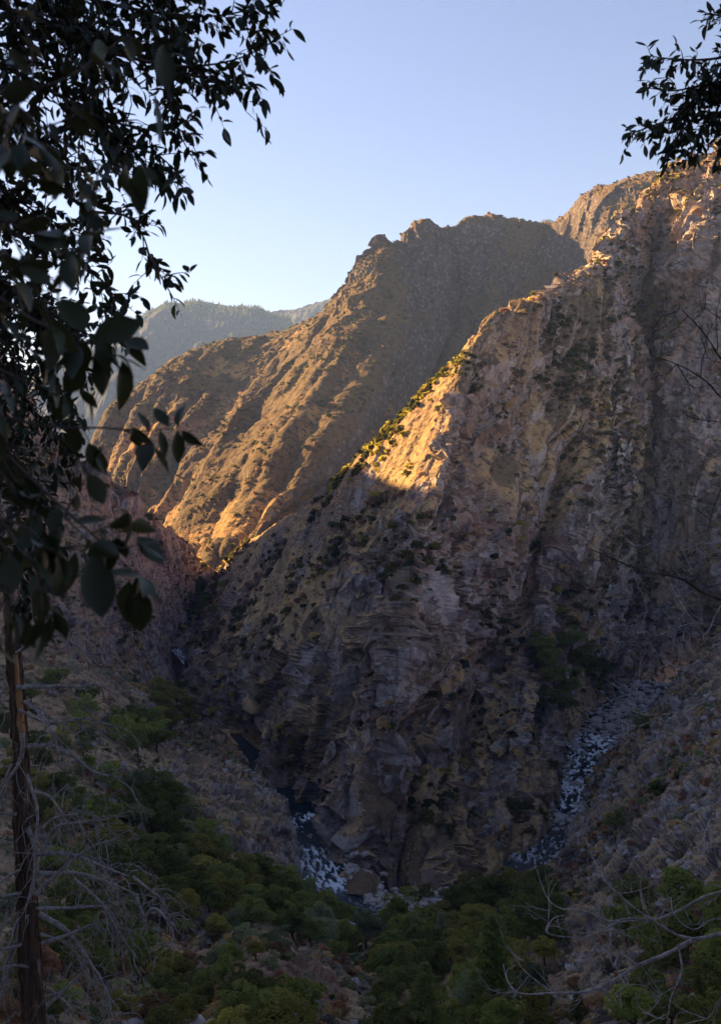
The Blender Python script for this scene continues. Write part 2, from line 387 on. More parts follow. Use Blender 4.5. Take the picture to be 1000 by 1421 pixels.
# --- the mountain beyond the gorge
def mt(*pts, back=(60, 500, -330)):
    pts = [list(p) + ([.4] if len(p) == 3 else []) for p in pts]
    c = P(*pts[0][:3]); f = P(*pts[-1][:3])
    return [('w', c[0] + back[0], c[1] + back[1], c[2] + back[2], .4)] + [tuple(p) for p in pts] + [('w', f[0], f[1] - 90, f[2] - 60, .4)]
mt_cols = [
    mt((60, 690, 2050), (50, 715, 1900), (40, 740, 1750), (40, 770, 1480)),
    mt((120, 664, 2030), (105, 690, 1890), (80, 725, 1750), (75, 772, 1420)),
    mt((172, 556, 2020, .8), (150, 625, 1890), (118, 695, 1750), (108, 776, 1380)),
    mt((240, 500, 2060, .9), (192, 580, 1900, .6), (142, 682, 1720), (140, 779, 1340)),
    mt((310, 475, 2100, .9), (238, 572, 1890, .6), (168, 686, 1650), (170, 786, 1290)),
    mt((398, 457, 2150, .8), (302, 568, 1860), (196, 702, 1560), (200, 791, 1240)),
    mt((448, 431, 2150, .8), (352, 555, 1840, .4), (228, 716, 1480), (225, 795, 1200)),
    mt((488, 401, 2125, 1.3), (416, 530, 1840, .3), (268, 726, 1410), (250, 799, 1170)),
    mt((507, 372, 2105, 1.5), (480, 462, 1890, .8), (332, 692, 1400), (276, 803, 1150)),
    mt((522, 342, 2120, 1.5), (533, 442, 1915, .8), (420, 645, 1420), (322, 805, 1130)),
    mt((553, 336, 2160, 1.4), (560, 440, 2030, .9), (480, 625, 1600), (366, 803, 1140)),
    mt((588, 316, 2200, 1.2), (590, 440, 2120, .9), (530, 602, 1780), (420, 800, 1170)),
    mt((612, 322, 2260, 1.2), (612, 435, 2200, 1.0), (566, 585, 1900), (480, 795, 1200)),
    mt((650, 308, 2350, 1.0), (640, 430, 2270, 1.0), (600, 560, 2020), (560, 782, 1250)),
    mt((698, 306, 2400, 1.0), (700, 420, 2220, 1.0), (662, 530, 1960), (640, 762, 1350)),
    mt((745, 315, 2400, .8), (745, 420, 2260, 1.0), (722, 520, 2010), (720, 742, 1450)),
    mt((774, 309, 2350, .9), (780, 430, 2240, 1.0), (768, 520, 2020), (780, 722, 1500)),
    mt((790, 295, 2300, .9), (796, 425, 2180, 1.0), (795, 520, 1960), (825, 722, 1470)),
    mt((806, 279, 2240, 1.0), (814, 420, 2100, 1.0), (820, 520, 1900), (855, 722, 1450)),
    mt((824, 269, 2200, 1.0), (836, 405, 2040, 1.0), (845, 520, 1860), (885, 722, 1440)),
    mt((846, 265, 2170, 1.1), (858, 398, 2010, 1.0), (868, 520, 1840), (905, 722, 1430)),
    mt((868, 257, 2150, 1.2), (878, 390, 1990, 1.0), (890, 520, 1830), (930, 722, 1430)),
    mt((904, 245, 2140, 1.2), (915, 380, 1980, 1.0), (930, 520, 1830), (970, 722, 1430)),
    mt((922, 246, 2140, 1.2), (935, 375, 1980, 1.0), (955, 520, 1830), (995, 722, 1430)),
    mt((945, 237, 2140, 1.2), (960, 370, 1980, 1.0), (980, 520, 1830), (1020, 722, 1430)),
    mt((1010, 215, 2140, 1.2), (1030, 370, 1980, 1.0), (1050, 520, 1830), (1080, 722, 1430)),
    mt((1200, 190, 2140, 1.2), (1200, 370, 1980, 1.0), (1200, 520, 1830), (1200, 722, 1430)),
]
G, rough, us, vs_ = loft(mt_cols, .72, .72, 170)
uu, vv = np.meshgrid(us, vs_, indexing='ij')
wv = np.stack([uu / 165.0, vv / 900.0, 0 * uu], -1) + (fbm(G / 260.0, 3, 15) * .3)[..., None]
ck = np.clip((vv - vs_[0] - 520) / 420.0, .12, 1)
G = rocky(G, rough, (.07 + .46 * np.clip(rough - .4, 0, 1)) * np.clip((vv - vs_[0] - 560) / 160, .7, 1), 4.2, 31, gully=((ridged(wv, 2, 21, .4) - .45) * 58.0 + (ridged(np.stack([uu / 62.0, vv / 900.0, 0 * uu], -1) + wv * .35, 2, 27, .4) - .45) * 24.0 + (ridged(wv * np.array([2.6, 2.2, 1]) + 1.7, 4, 24, .6) - .45) * 10.0) * ck)
G = G + normals(G) * (fbm(G / 42.0, 5, 39, .6) * 7.0 * np.clip((vv - vs_[0] - 500) / 200, .3, 1))[..., None]
cov = cover_of(G, .42, .62, 4, 8, 170.0) + .42 - .42 * (rough - .4)
rg = ridged(wv, 2, 21, .4); rg2 = ridged(np.stack([uu / 62.0, vv / 900.0, 0 * uu], -1) + wv * .35, 2, 27, .4)
crestband = np.clip(1 - (vv - vs_[0] - 600) / 420.0, 0, 1)
veg = sstep(fbm(G / 130.0, 4, 73, .6) - .75 * (rg - .55) - .45 * (rg2 - .5) + .38 * crestband + .55 * sstep(screen(G)[..., 0], 490, 600) * sstep(-screen(G)[..., 0], -790, -740), -.05, .30)  # last term deepens the right-hand bowl's shade with extra dark brush colour
terrain('mountain', G, cov, MAT['mount'], 'dry grassy mountain beyond the gorge with a dark cliffed summit', rough=rough, veg=veg, dens=.05 + 1.2 * veg ** 1.5)

# --- far ridges fading to blue
def far(name, pts, d, depth, label, seed, foot=300, size=11.0, mat='far'):
    cols = []
    for px, py in pts:
        c = P(px, py, d); 
        cols.append([('w', c[0], d + depth, c[2] - depth * .5, .6), (px, py, d, .6), ('w', c[0] - depth * .10, d - depth * .45, c[2] - depth * .24, .5), ('w', c[0] - depth * .16, d - depth, c[2] - depth * .55 - 60, .5), ('w', c[0] - .2 * depth, d - depth * 1.5, -foot, .5)])
    G, rough, us, vs_ = loft(cols, .5, .62, 60, .1, (1, 2))
    uu, vv = np.meshgrid(us, vs_, indexing='ij')
    wv = np.stack([uu / (depth * .22), vv / (depth * 1.2), 0 * uu], -1) + (fbm(G / (depth * .3), 3, seed) * .5)[..., None]
    ck = np.clip((vv - vs_[0] - depth * 1.0) / (depth * .5), .06, 1)
    G = rocky(G, rough, .35, size, seed, gully=(ridged(wv, 4, seed + 2) - .45) * depth * .13 * ck)
    cov = .75 + .2 * fbm(G / (depth * .2), 3, seed + 5)
    terrain(name, G, cov, MAT[mat], label, rough=rough)
far('far_mountain', [(-700, 500), (-400, 560), (-150, 560), (0, 545), (90, 500), (140, 478), (180, 456), (215, 432), (250, 420), (268, 418), (320, 426), (345, 430), (375, 438), (430, 462), (520, 490), (700, 520)], 7600, 2600, 'forested blue mountain with a rounded top behind the sunlit slope', 41)
far('farthest_ridge', [(200, 470), (300, 450), (370, 436), (392, 429), (415, 427), (440, 418), (465, 408), (487, 400), (560, 380), (640, 380), (720, 350), (748, 319), (757, 316), (768, 320), (800, 360), (1000, 380)], 9600, 1800, 'pale blue ridge farthest up the canyon', 61, size=14.0)

# --- the hill at the left, its unseen crest beyond the frame raised to shade spur and near slope
def hl(*pts, back=(-120, 160, -170)):
    pts = [list(p) + ([.4] if len(p) == 3 else []) for p in pts]
    c = P(*pts[0][:3]); f = P(*pts[-1][:3])
    return [('w', c[0] + back[0], c[1] + back[1], c[2] + back[2], .4)] + [tuple(p) for p in pts] + [('w', f[0] + 15, f[1] - 35, f[2] - 28, .4)]
hill_cols = [
    hl((-3200, -1050, 360), (-3000, -300, 300), (-2800, 100, 240), (-2500, 500, 190)),
    hl((-1500, -560, 560), (-1400, 50, 460), (-1300, 350, 380), (-1200, 650, 300)),
    hl((-900, -160, 740), (-850, 230, 580), (-800, 450, 470), (-700, 720, 360)),
    hl((-500, 115, 880), (-480, 390, 640), (-450, 600, 520), (-400, 840, 400)),
    hl((-250, 245, 900), (-230, 500, 650), (-210, 700, 530), (-180, 910, 420)),
    hl((-100, 352, 960), (-80, 600, 640), (-60, 760, 530), (-40, 935, 430)),
    hl((0, 500, 960), (15, 680, 630), (30, 800, 545), (50, 940, 450)),
    hl((60, 592, 880), (75, 715, 630), (95, 820, 560), (120, 945, 480)),
    hl((112, 650, 790), (130, 745, 640), (152, 840, 590), (175, 945, 540)),
    hl((160, 690, 735), (176, 775, 675), (192, 860, 635), (212, 940, 600)),
    hl((210, 728, 790), (215, 800, 740), (222, 870, 700), (232, 925, 690)),
    hl((258, 768, 860), (255, 825, 815), (250, 875, 780), (246, 915, 755), back=(-100, 160, -110)),
    hl((298, 800, 960), (290, 835, 910), (275, 870, 860), (262, 900, 820), back=(-80, 150, -60)),
    hl((318, 812, 1080), (318, 830, 1040), (315, 845, 1000), (310, 860, 960), back=(-60, 120, -30)),
]
G, rough, us, vs_ = loft(hill_cols, .95, .9, 150)
uu, vv = np.meshgrid(us, vs_, indexing='ij')
wv = np.stack([uu / 38.0, vv / 200.0, 0 * uu], -1) + (fbm(G / 70.0, 3, 25) * .5)[..., None]
G = rocky(G, rough, .8, 1.0, 71, gully=(ridged(wv, 3, 27) - .45) * 9.0 * np.clip((vv - vs_[0] - 200) / 100, .2, 1))
cov = cover_of(G, .40, .66, 4, 9) + .22
veg = sstep(fbm(G / 32.0, 4, 75, .6), .0, .3)
terrain('hill', G, cov, MAT['hill'], 'scrubby brown hill at the left dropping to the gorge', rough=rough, veg=veg, dens=.3 + veg)

# --- the near bank: from under the camera down to the river, with the rocky knoll and the right-hand slope
def nb(px, *rows):
    """rows: (py, d[, rough[, dx]]) seven from near to far, then the drop to the river bed"""
    s = (px - 500)
    out = [('w', s * .18, -90, 34, .3), ('w', s * .05, -3, -1.0, .3), ('w', s * .05 + 0, 1.5, -2.6, .3)]
    for r in rows:
        out.append((px + (r[3] if len(r) > 3 else 0), r[0], r[1], r[2] if len(r) > 2 else .3))
    return out
ground_cols = [
    nb(-900, (1560, 45), (1330, 85), (1120, 140), (960, 210), (860, 280), (790, 350), (740, 430), (730, 500)),
    nb(-350, (1560, 45), (1400, 85), (1200, 150), (1030, 230), (930, 310), (870, 380), (830, 450), (820, 520)),
    nb(-80, (1560, 45), (1440, 85), (1270, 150), (1110, 230), (990, 310), (920, 370), (870, 440), (880, 520)),
    nb(40, (1560, 45), (1455, 85), (1300, 150), (1130, 235), (1010, 315), (940, 385), (900, 450), (900, 540)),
    nb(130, (1560, 45), (1465, 90), (1325, 155), (1160, 235), (1040, 325), (965, 405), (925, 470), (925, 620)),
    nb(200, (1565, 45), (1470, 92), (1340, 160), (1210, 235), (1085, 330, .5), (1000, 425, .6), (966, 480, .6), (948, 650)),
    nb(265, (1565, 46), (1460, 96), (1335, 165), (1245, 240), (1135, 325, .7), (1038, 425, .9), (1024, 480, .9), (978, 594)),
    nb(335, (1570, 46), (1450, 100), (1310, 170), (1260, 245), (1180, 320, .7), (1066, 415, 1.1), (1066, 445, 1), (1036, 518)),
    nb(395, (1575, 46), (1440, 105), (1315, 172), (1275, 250), (1225, 310, .7), (1112, 392, 1.1), (1118, 408, 1), (1135, 430)),
    nb(430, (1580, 46), (1450, 106), (1350, 168), (1290, 250), (1262, 300, .4), (1238, 325, .6), (1245, 336, .5), (1268, 344)),
    nb(490, (1585, 46), (1485, 106), (1390, 165), (1325, 240), (1298, 295, .3), (1288, 318, .3), (1296, 326, .3), (1318, 330)),
    nb(560, (1590, 46), (1500, 108), (1410, 165), (1340, 235), (1302, 295, .3), (1288, 322, .3), (1292, 332, .3), (1310, 336)),
    nb(640, (1590, 46), (1500, 110), (1410, 170), (1330, 240), (1285, 305, .3), (1264, 330, .3), (1266, 344, .3), (1282, 350)),
    nb(705, (1590, 46), (1490, 112), (1400, 175), (1310, 245), (1262, 312, .4), (1238, 345, .5), (1240, 358, .5), (1254, 364)),
    nb(755, (1590, 46), (1480, 114), (1375, 182), (1290, 250, .6), (1235, 318, .7), (1205, 362, .8), (1206, 376, .7), (1225, 384)),
    nb(790, (1585, 46), (1465, 114), (1350, 185, .5), (1262, 255, .7), (1200, 330, .8), (1140, 400, .9), (1142, 415, .7), (1160, 425)),
    nb(830, (1580, 46), (1450, 112), (1335, 180, .5), (1232, 262, .8), (1150, 345, .9), (1078, 440, .9), (1078, 456, .7), (1090, 470)),
    nb(880, (1575, 46), (1440, 105), (1320, 172, .4), (1205, 255, .8), (1105, 350, .9), (1020, 470, .8), (1015, 490, .7), (1015, 560)),
    nb(940, (1570, 46), (1430, 98), (1295, 160, .4), (1165, 240, .7), (1050, 340, .9), (952, 475, .8), (945, 510, .7), (950, 640)),
    nb(1000, (1565, 46), (1415, 94), (1275, 150, .4), (1135, 228, .6), (1005, 330, .9), (900, 460, .8), (880, 510, .7), (920, 680)),
    nb(1080, (1560, 46), (1400, 88), (1240, 142, .3), (1085, 218, .5), (945, 320, .8), (850, 450, .8), (830, 510, .7), (880, 690)),
    nb(1350, (1560, 46), (1350, 85), (1150, 140), (970, 215, .4), (840, 310, .6), (770, 430, .8), (760, 510, .7), (860, 700)),
    nb(1900, (1560, 45), (1280, 85), (1050, 140), (850, 215), (740, 310), (680, 430), (680, 510), (830, 700)),
]
G, rough, us, vs_ = loft(ground_cols, .82, .84, 170, .1, (3, 1))
dist = np.linalg.norm(G, axis=-1)
fade = np.clip((dist - 25) / 120.0, .02, 1)
fb = fbm(G / 45.0, 4, 33) * 4.5 * fade
G = G + normals(G) * np.sign(normals(G)[..., 2:3]) * fb[..., None]
nn = normals(G); sg = np.sign(nn[..., 2:3].mean())
rr = rough * fade
Gr = rocky(G, np.clip(rr * 1.5, 0, 1.2), .75 * sg, .7, 83)
G = np.where(fade[..., None] > .03, G + (Gr - G) * np.clip(fade * 1.2, 0, 1)[..., None], G)
cov = cover_of(G, .52, .76, 3, 12, 22.0, .4) + .16 - .50 * (rough - .3)
veg = sstep(fbm(G / 20.0, 4, 76, .6), -.02, .28)
Sg = screen(G)
dirt = np.maximum(np.exp(-(((Sg[..., 0] - 415) / 85.0) ** 2 + ((Sg[..., 1] - 1365) / 50.0) ** 2)), .8 * np.exp(-(((Sg[..., 0] - 100) / 40.0) ** 2 + ((Sg[..., 1] - 1120) / 45.0) ** 2))) * (dist < 215)
dirt = np.maximum(dirt, .75 * np.exp(-(((Sg[..., 0] - 880) / 60.0) ** 2 + ((Sg[..., 1] - 1225) / 40.0) ** 2)))
cov = cov + dirt * .6
terrain('ground', G, cov, MAT['ground'], 'near canyon slope of dry grass, earth and broken rock falling to the river', rough=rough, veg=veg * (1 - dirt), dirt=dirt, dens=(.3 + veg) * (1 - .8 * dirt))

# ------------------------------------------------------------------ haze
lo = np.min([t['G'].reshape(-1, 3).min(0) for t in TER], 0); hi = np.max([t['G'].reshape(-1, 3).max(0) for t in TER], 0)
lo = lo - np.array([40, 40, 1.0]); hi = hi + np.array([40, 40, 25.0])
hv = np.array([[x, y, z] for x in (lo[0], hi[0]) for y in (lo[1], hi[1]) for z in (lo[2], hi[2])])
hm = M('haze_air'); pv = hm.n('ShaderNodeVolumePrincipled'); pv.inputs['Color'].default_value = (.33, .52, 1.0, 1)
pv.inputs['Density'].default_value = 4.4e-5; pv.inputs['Anisotropy'].default_value = .1
hm.t.links.new(pv.outputs[0], hm.out.inputs['Volume'])
hz = link('haze', np_mesh('haze', hv, np.array([[0, 1, 3, 2], [4, 6, 7, 5], [0, 4, 5, 1], [2, 3, 7, 6], [0, 2, 6, 4], [1, 5, 7, 3]]), hm.m))
tag(hz, 'thin blue haze filling the canyon air', None, None, 'stuff')

# ------------------------------------------------------------------ river
def ray_mesh(names, step=2):
    Vs, Fs, off = [], [], 0
    for t in TER:
        if t['name'] in names:
            g = t['G'][::step, ::step]; U, V = g.shape[:2]
            Vs.append(g.reshape(-1, 3)); Fs.append(grid_faces(U, V) + off); off += U * V
    return BVHTree.FromPolygons(np.concatenate(Vs).tolist(), np.concatenate(Fs).tolist())
BV = ray_mesh(('canyon_spur', 'ground', 'hill'))
BG = ray_mesh(('ground',), 3)
def hit(px, py):
    a = Vector(P(px, py, 100.0)).normalized(); r = BV.ray_cast(Vector((0, 0, 0)) + a * 5, a, 3000)
    return r[0]
def drop(x, y, top=400, bv=None):
    r = (bv or BV).ray_cast(Vector((x, y, top)), Vector((0, 0, -1)), 1500)
    return r[0]

rv_pts = [(900, 945, -163), (868, 985, -165), (842, 1015, -166), (818, 1050, -166.6), (802, 1090, -167), (795, 1120, -167.3), (785, 1150, -167.6), (768, 1187, -168), (750, 1218, -168.2), (715, 1240, -168.4),
          (680, 1252, -168.6), (630, 1272, -168.8), (575, 1287, -169), (520, 1287, -169), (478, 1264, -169), (452, 1225, -168.6), (437, 1185, -168.3), (424, 1145, -168), (405, 1110, -167.8), (372, 1076, -167.6), (338, 1032, -171), (300, 985, -172), (272, 940, -171.5), (258, 918, -165.0), (249, 908, -163.5), (240, 897, -162.5)]
rc = []
for px, py, z in rv_pts:
    a = np.array(P(px, py, 100.0)); rc.append(a * (z / a[2]))
rc = np.array(rc); L = np.concatenate([[0], np.cumsum(np.linalg.norm(np.diff(rc, axis=0), axis=1))])
ts = np.arange(0, L[-1], .8); ctr = herm(L, rc, ts)
tan = np.gradient(ctr, axis=0); tan[:, 2] = 0; tan /= np.linalg.norm(tan, axis=1, keepdims=True)
side = np.stack([-tan[:, 1], tan[:, 0], 0 * tan[:, 0]], 1)
off = np.linspace(-26, 26, 58)
wid = np.interp(ts, [0, L[5], L[8], L[13], L[15], L[18], L[20]], [1.0, 1.0, .6, .55, .72, .72, .12])
RG = ctr[:, None, :] + side[:, None, :] * off[None, :, None] * wid[:, None, None]
# rapids: where the bed steps down
rap = np.zeros(len(ts)); stillw = np.zeros(len(ts))
pyc = screen(ctr)
for (y0, y1, x0, x1, k) in ((1020, 1128, 770, 870, 1.0), (1160, 1205, 740, 800, .5), (1128, 1148, 415, 450, .9), (1174, 1240, 425, 475, .8), (900, 915, 235, 260, .8), (1255, 1300, 480, 700, .45)):
    inside = (pyc[:, 1] > y0) & (pyc[:, 1] < y1) & (pyc[:, 0] > x0 - 30) & (pyc[:, 0] < x1 + 30); rap = np.maximum(rap, inside * k)
rap = np.convolve(rap, np.ones(9) / 9, 'same')
st = np.stack([np.broadcast_to(ts[:, None] / 3.2, RG.shape[:2]), np.broadcast_to(off[None, :] / 1.3, RG.shape[:2]), np.zeros(RG.shape[:2])], -1)
fn = fbm(st, 4, 5); fn2 = ridged(st * 1.7 + 4, 3, 9)
foam = np.clip((fn * 1.25 + fn2 * .55 - .16) * 3.2, 0, 1) * rap[:, None] + np.clip((fn2 - .86) * 3, 0, 1) * .35
RG[..., 2] += fbm(st * 2.1, 3, 17) * (.10 + .55 * rap[:, None]) + foam * .35
m = M('river_water')
fo = m.attr('foam'); wn = m.noise(1.2, 5, .6)
f2 = m.ramp(m.math('ADD', fo, m.math('MULTIPLY', m.math('SUBTRACT', m.noise(.7, 8, .72, vec=m.scaled(.7, .7, .7)), .5), 1.3)), .22, .86)
colr = m.mix(f2, (.014, .026, .034), (.66, .71, .76))
rg_ = m.n('ShaderNodeMapRange'); m.put(rg_.inputs[0], f2); rg_.inputs[3].default_value = .12; rg_.inputs[4].default_value = .8
m.principled(colr, rg_.outputs[0], m.bump(wn, .5, .35), .5)
ro = link('river', np_mesh('river', RG.reshape(-1, 3), grid_faces(*RG.shape[:2]), m.m, True, {'foam': np.clip(foam, 0, 1)}))
tag(ro, 'dark river with white rapids round the foot of the spur', None, None, 'structure')

# boulders
def boulder_mesh(name, seed, sub=2, mat=None):
    import bmesh
    bm = bmesh.new(); bmesh.ops.create_icosphere(bm, subdivisions=sub, radius=1.0)
    v = np.array([x.co[:] for x in bm.verts]); f = np.array([[q.index for q in p.verts] for p in bm.faces]); bm.free()
    r_ = np.random.default_rng(seed)
    for _ in range(9):                                     # knock flat faces off it
        a = r_.normal(size=3); a /= np.linalg.norm(a); h = r_.uniform(.55, .85); d = v @ a
        v = v - np.clip(d - h, 0, None)[:, None] * a * .92
    v = v * (1 + .12 * fbm(v * 1.6 + seed, 2, seed)[:, None])
    v *= np.array([r_.uniform(.9, 1.35), r_.uniform(.8, 1.1), r_.uniform(.6, .85)])
    return v, f
m = M('river_boulder')
bn = m.noise(.8, 5, .6); oi = m.n('ShaderNodeObjectInfo').outputs['Random']
c = m.mix(m.ramp(bn, .35, .65), (.44, .405, .38), (.28, .25, .235)); c = m.mix(m.math('MULTIPLY', m.noise(.35, 2), .7), c, (.27, .21, .18))
m.principled(c, .9, m.bump(m.noise(3.0, 5, .7), .7, .25), .2)
MAT['boulder'] = m.m
bprot = [boulder_mesh('boulder', i, 2) for i in range(8)]
bmesh_ = [np_mesh('boulder', v, f, MAT['boulder'], False) for v, f in bprot]
blow = [boulder_mesh('boulder', i + 40, 1) for i in range(8)]
cand = []
for _ in range(8000):
    i = rng.integers(0, len(ts)); s_ = rng.normal() * 13 * wid[i]
    if abs(s_) > 25: continue
    q_ = screen(ctr[i])
    if 440 < q_[0] < 650 and q_[1] > 1150 and rng.random() < .8: s_ = -abs(rng.normal()) * 6 - 10
    p = ctr[i] + side[i] * s_
    sp_ = screen(p); up_right = sp_[0] > 740 and sp_[1] < 1145; left_bar = 425 < sp_[0] < 640 and sp_[1] > 1120
    if not (up_right or left_bar) and rng.random() < .72: continue
    if ts[i] > L[17]: continue
    if left_bar and abs(s_) < 9 and rng.random() < .75: continue
    if rap[i] > .3 and abs(s_) < 7 and rng.random() < .88: continue
    z = drop(p[0], p[1])
    zz = p[2] - .3
    if z is not None and z.z > p[2] + (12 if left_bar else 7): continue
    if z is not None and z.z > zz: zz = z.z - .2
    r = float(np.clip(rng.lognormal(-.45, .5), .25, 2.4))
    r *= 1.9 if up_right else 1.35 if left_bar else 1.0
    cand.append((sp_[0] > -5 and sp_[0] < 1005, r / np.linalg.norm(p), p[0], p[1], zz, r, up_right, left_bar))
cand.sort(key=lambda c: -(c[1] if c[0] else 0))
def rot3(r_):
    a, b, g = r_.uniform(-.3, .3), r_.uniform(-.3, .3), r_.uniform(0, 6.28)
    return Matrix.Rotation(g, 3, 'Z') @ Matrix.Rotation(a, 3, 'X') @ Matrix.Rotation(b, 3, 'Y')
SV, SF, so = [], [], 0
for k, (_, _, x, y, z, r, ur, lb) in enumerate(cand):
    if k < 260:
        o = link('boulder', bmesh_[k % 8]); o.location = (x, y, z); o.scale = (r, r, r); o.rotation_euler = (rng.uniform(-.3, .3), rng.uniform(-.3, .3), rng.uniform(0, 6.28))
        big = 'large' if r > 1.7 else 'middling'
        if ur: lab = big + ' pale boulder in the rock-strewn rapids on the right-hand river'
        elif lb: lab = big + ' pale boulder on the bouldery bar below the nose of the spur'
        else: lab = big + ' grey boulder at the edge of the dark river bend'
        tag(o, lab, 'boulder', ('boulders in the right-hand rapids' if ur else 'boulders on the bar below the spur' if lb else 'boulders along the river edge') + (', large' if r > 1.7 else ''))
    else:
        v, f = blow[k % 8]; A = np.array(rot3(rng))
        SV.append(v @ A.T * r + np.array([x, y, z])); SF.append(f + so); so += len(v)
if SV:
    o = link('river_stones', np_mesh('river_stones', np.concatenate(SV), np.concatenate(SF), MAT['boulder'])); tag(o, 'small grey river stones strewn along the banks', None, None, 'stuff')

def stones(tname, n, smin, smax, seed, box, zlo=.2):
    t = [q for q in TER if q['name'] == tname][0]; G = t['G']; r_ = np.random.default_rng(seed); S = screen(G)
    a = np.linalg.norm(np.cross(np.gradient(G, axis=0), np.gradient(G, axis=1)), axis=-1)
    ok = (S[..., 0] > box[0]) & (S[..., 0] < box[1]) & (S[..., 1] > box[2]) & (S[..., 1] < box[3]) & (G[..., 2] > -168)
    w_ = a * ok * np.clip(.2 + 2.2 * fbm(G / 26.0, 3, seed), .02, 2) * np.clip(t['rough'] + .15, .1, 1.2); w_[:6] = 0; w_[-6:] = 0; w_[:, :14] = 0; w_[:, -14:] = 0
    idx = r_.choice(w_.size, n, p=(w_ / w_.sum()).ravel()); p = G.reshape(-1, 3)[idx]; s = smin + (smax - smin) * r_.random(n) ** 3
    V, F_, o_ = [], [], 0
    for k in range(n):
        v, f = blow[k % 8]; V.append(v @ np.array(rot3(r_)).T * s[k] + p[k]); F_.append(f + o_); o_ += len(v)
    return np.concatenate(V), np.concatenate(F_)
v, f = stones('ground', 1900, .25, 1.9, 55, (-20, 1020, 880, 1450))
tag(link('slope_stones', np_mesh('slope_stones', v, f, MAT['boulder'])), 'loose broken stones lying on the near slopes', None, None, 'stuff')

# ------------------------------------------------------------------ vegetation
def leaf_mat(name, col, var=.35, trans=.48, scale=.35):
    m = M(name)
    oi = m.n('ShaderNodeObjectInfo').outputs['Random']
    v = m.math('ADD', 1 - var, m.math('MULTIPLY', m.noise(scale, 3, .6), var * 2))
    v = m.math('MULTIPLY', v, m.math('ADD', .62, m.math('MULTIPLY', oi, .76)))
    c = m.mix(1.0, col, v, 'MULTIPLY')
    d = m.n('ShaderNodeBsdfDiffuse'); m.put(d.inputs[0], c)
    t = m.n('ShaderNodeBsdfTranslucent'); m.put(t.inputs[0], m.mix(1.0, c, (1.7, 1.7, 1.0), 'MULTIPLY'))
    x = m.n('ShaderNodeMixShader'); x.inputs[0].default_value = trans
    m.t.links.new(d.outputs[0], x.inputs[1]); m.t.links.new(t.outputs[0], x.inputs[2]); m.t.links.new(x.outputs[0], m.out.inputs[0])
    return m.m
def bark_mat(name, a, b, sc_=(9, 9, 1.6), bump=.02):
    m = M(name); n = m.noise(1.0, 6, .65, vec=m.scaled(*sc_)); n2 = m.noise(1.2, 4)
    c = m.mix(m.ramp(n, .35, .65), a, b); c = m.mix(1.0, c, m.math('ADD', .6, m.math('MULTIPLY', n2, .8)), 'MULTIPLY')
    m.principled(c, .95, m.bump(n, .9, bump), .1); return m.m
MAT['bark'] = bark_mat('oak_bark', (.06, .048, .04), (.13, .105, .085))
LEAFM = {'dark green': leaf_mat('dark_green_foliage', (.150, .160, .050)), 'olive': leaf_mat('olive_foliage', (.235, .205, .058)),
         'grey-green': leaf_mat('grey_green_foliage', (.20, .215, .12)), 'yellow-green': leaf_mat('yellow_green_foliage', (.22, .19, .045)),
         'bright green': leaf_mat('bright_needles', (.20, .24, .062)), 'mid green': leaf_mat('mid_green_foliage', (.195, .215, .058)), 'rusty': leaf_mat('rusty_foliage', (.24, .13, .08)),
         'grey-brown': leaf_mat('grey_brown_brush', (.21, .18, .165)), 'maroon': leaf_mat('maroon_brush', (.16, .098, .092)), 'straw': leaf_mat('straw_brush', (.36, .25, .13))}

def leaf_quads(C, N, size, r_, aspect=1.7):
    """quads centred at C, facing roughly N"""
    n = len(C); N = N / np.linalg.norm(N, axis=1, keepdims=True) + r_.normal(size=(n, 3)) * .42; N /= np.linalg.norm(N, axis=1, keepdims=True)
    t = r_.normal(size=(n, 3)); t -= (t * N).sum(1, keepdims=True) * N; t /= np.linalg.norm(t, axis=1, keepdims=True)
    b = np.cross(N, t); s = (size * r_.uniform(.6, 1.4, n))[:, None]
    V = np.stack([C - t * s * aspect * .5, C + b * s * .5 - N * s * .12, C + t * s * aspect * .5, C - b * s * .5 + N * s * .1], 1)
    return V.reshape(-1, 3), np.arange(n * 4).reshape(-1, 4)

def tube(V, F, pts, rad, k=6, wob=0, r_=rng):
    """appends a tapering tube along pts to lists V, F"""
    pts = np.asarray(pts, float); n = len(pts); rad = np.broadcast_to(np.asarray(rad, float), (n,))
    t = np.gradient(pts, axis=0); t /= np.linalg.norm(t, axis=1, keepdims=True) + 1e-9
    up = np.array([0.13, .21, .97]) if abs(t[:, 2]).mean() < .8 else np.array([.97, .1, .2])
    a = np.cross(t, up); a /= np.linalg.norm(a, axis=1, keepdims=True) + 1e-9; b = np.cross(t, a)
    th = np.arange(k) / k * 2 * math.pi
    ring = a[:, None] * np.cos(th)[None, :, None] + b[:, None] * np.sin(th)[None, :, None]
    rr_ = rad[:, None, None]
    if wob: rr_ = rr_ * (1 + wob * r_.normal(size=(n, k, 1)))
    v = (pts[:, None] + ring * rr_).reshape(-1, 3); o = sum(len(x) for x in V)
    i = np.arange((n - 1) * k); j = i // k; q = i % k
    f = np.stack([j * k + q, j * k + (q + 1) % k, (j + 1) * k + (q + 1) % k, (j + 1) * k + q], -1) + o
    V.append(v); F.append(f)
    if k >= 3:                                                     # closed tip
        V.append(pts[-1:] + t[-1:] * rad[-1]); tip = o + len(v)
        q = np.arange(k); base = o + (n - 1) * k
        F.append(np.stack([base + q, base + (q + 1) % k, np.full(k, tip), np.full(k, tip)], -1)[:, :4])
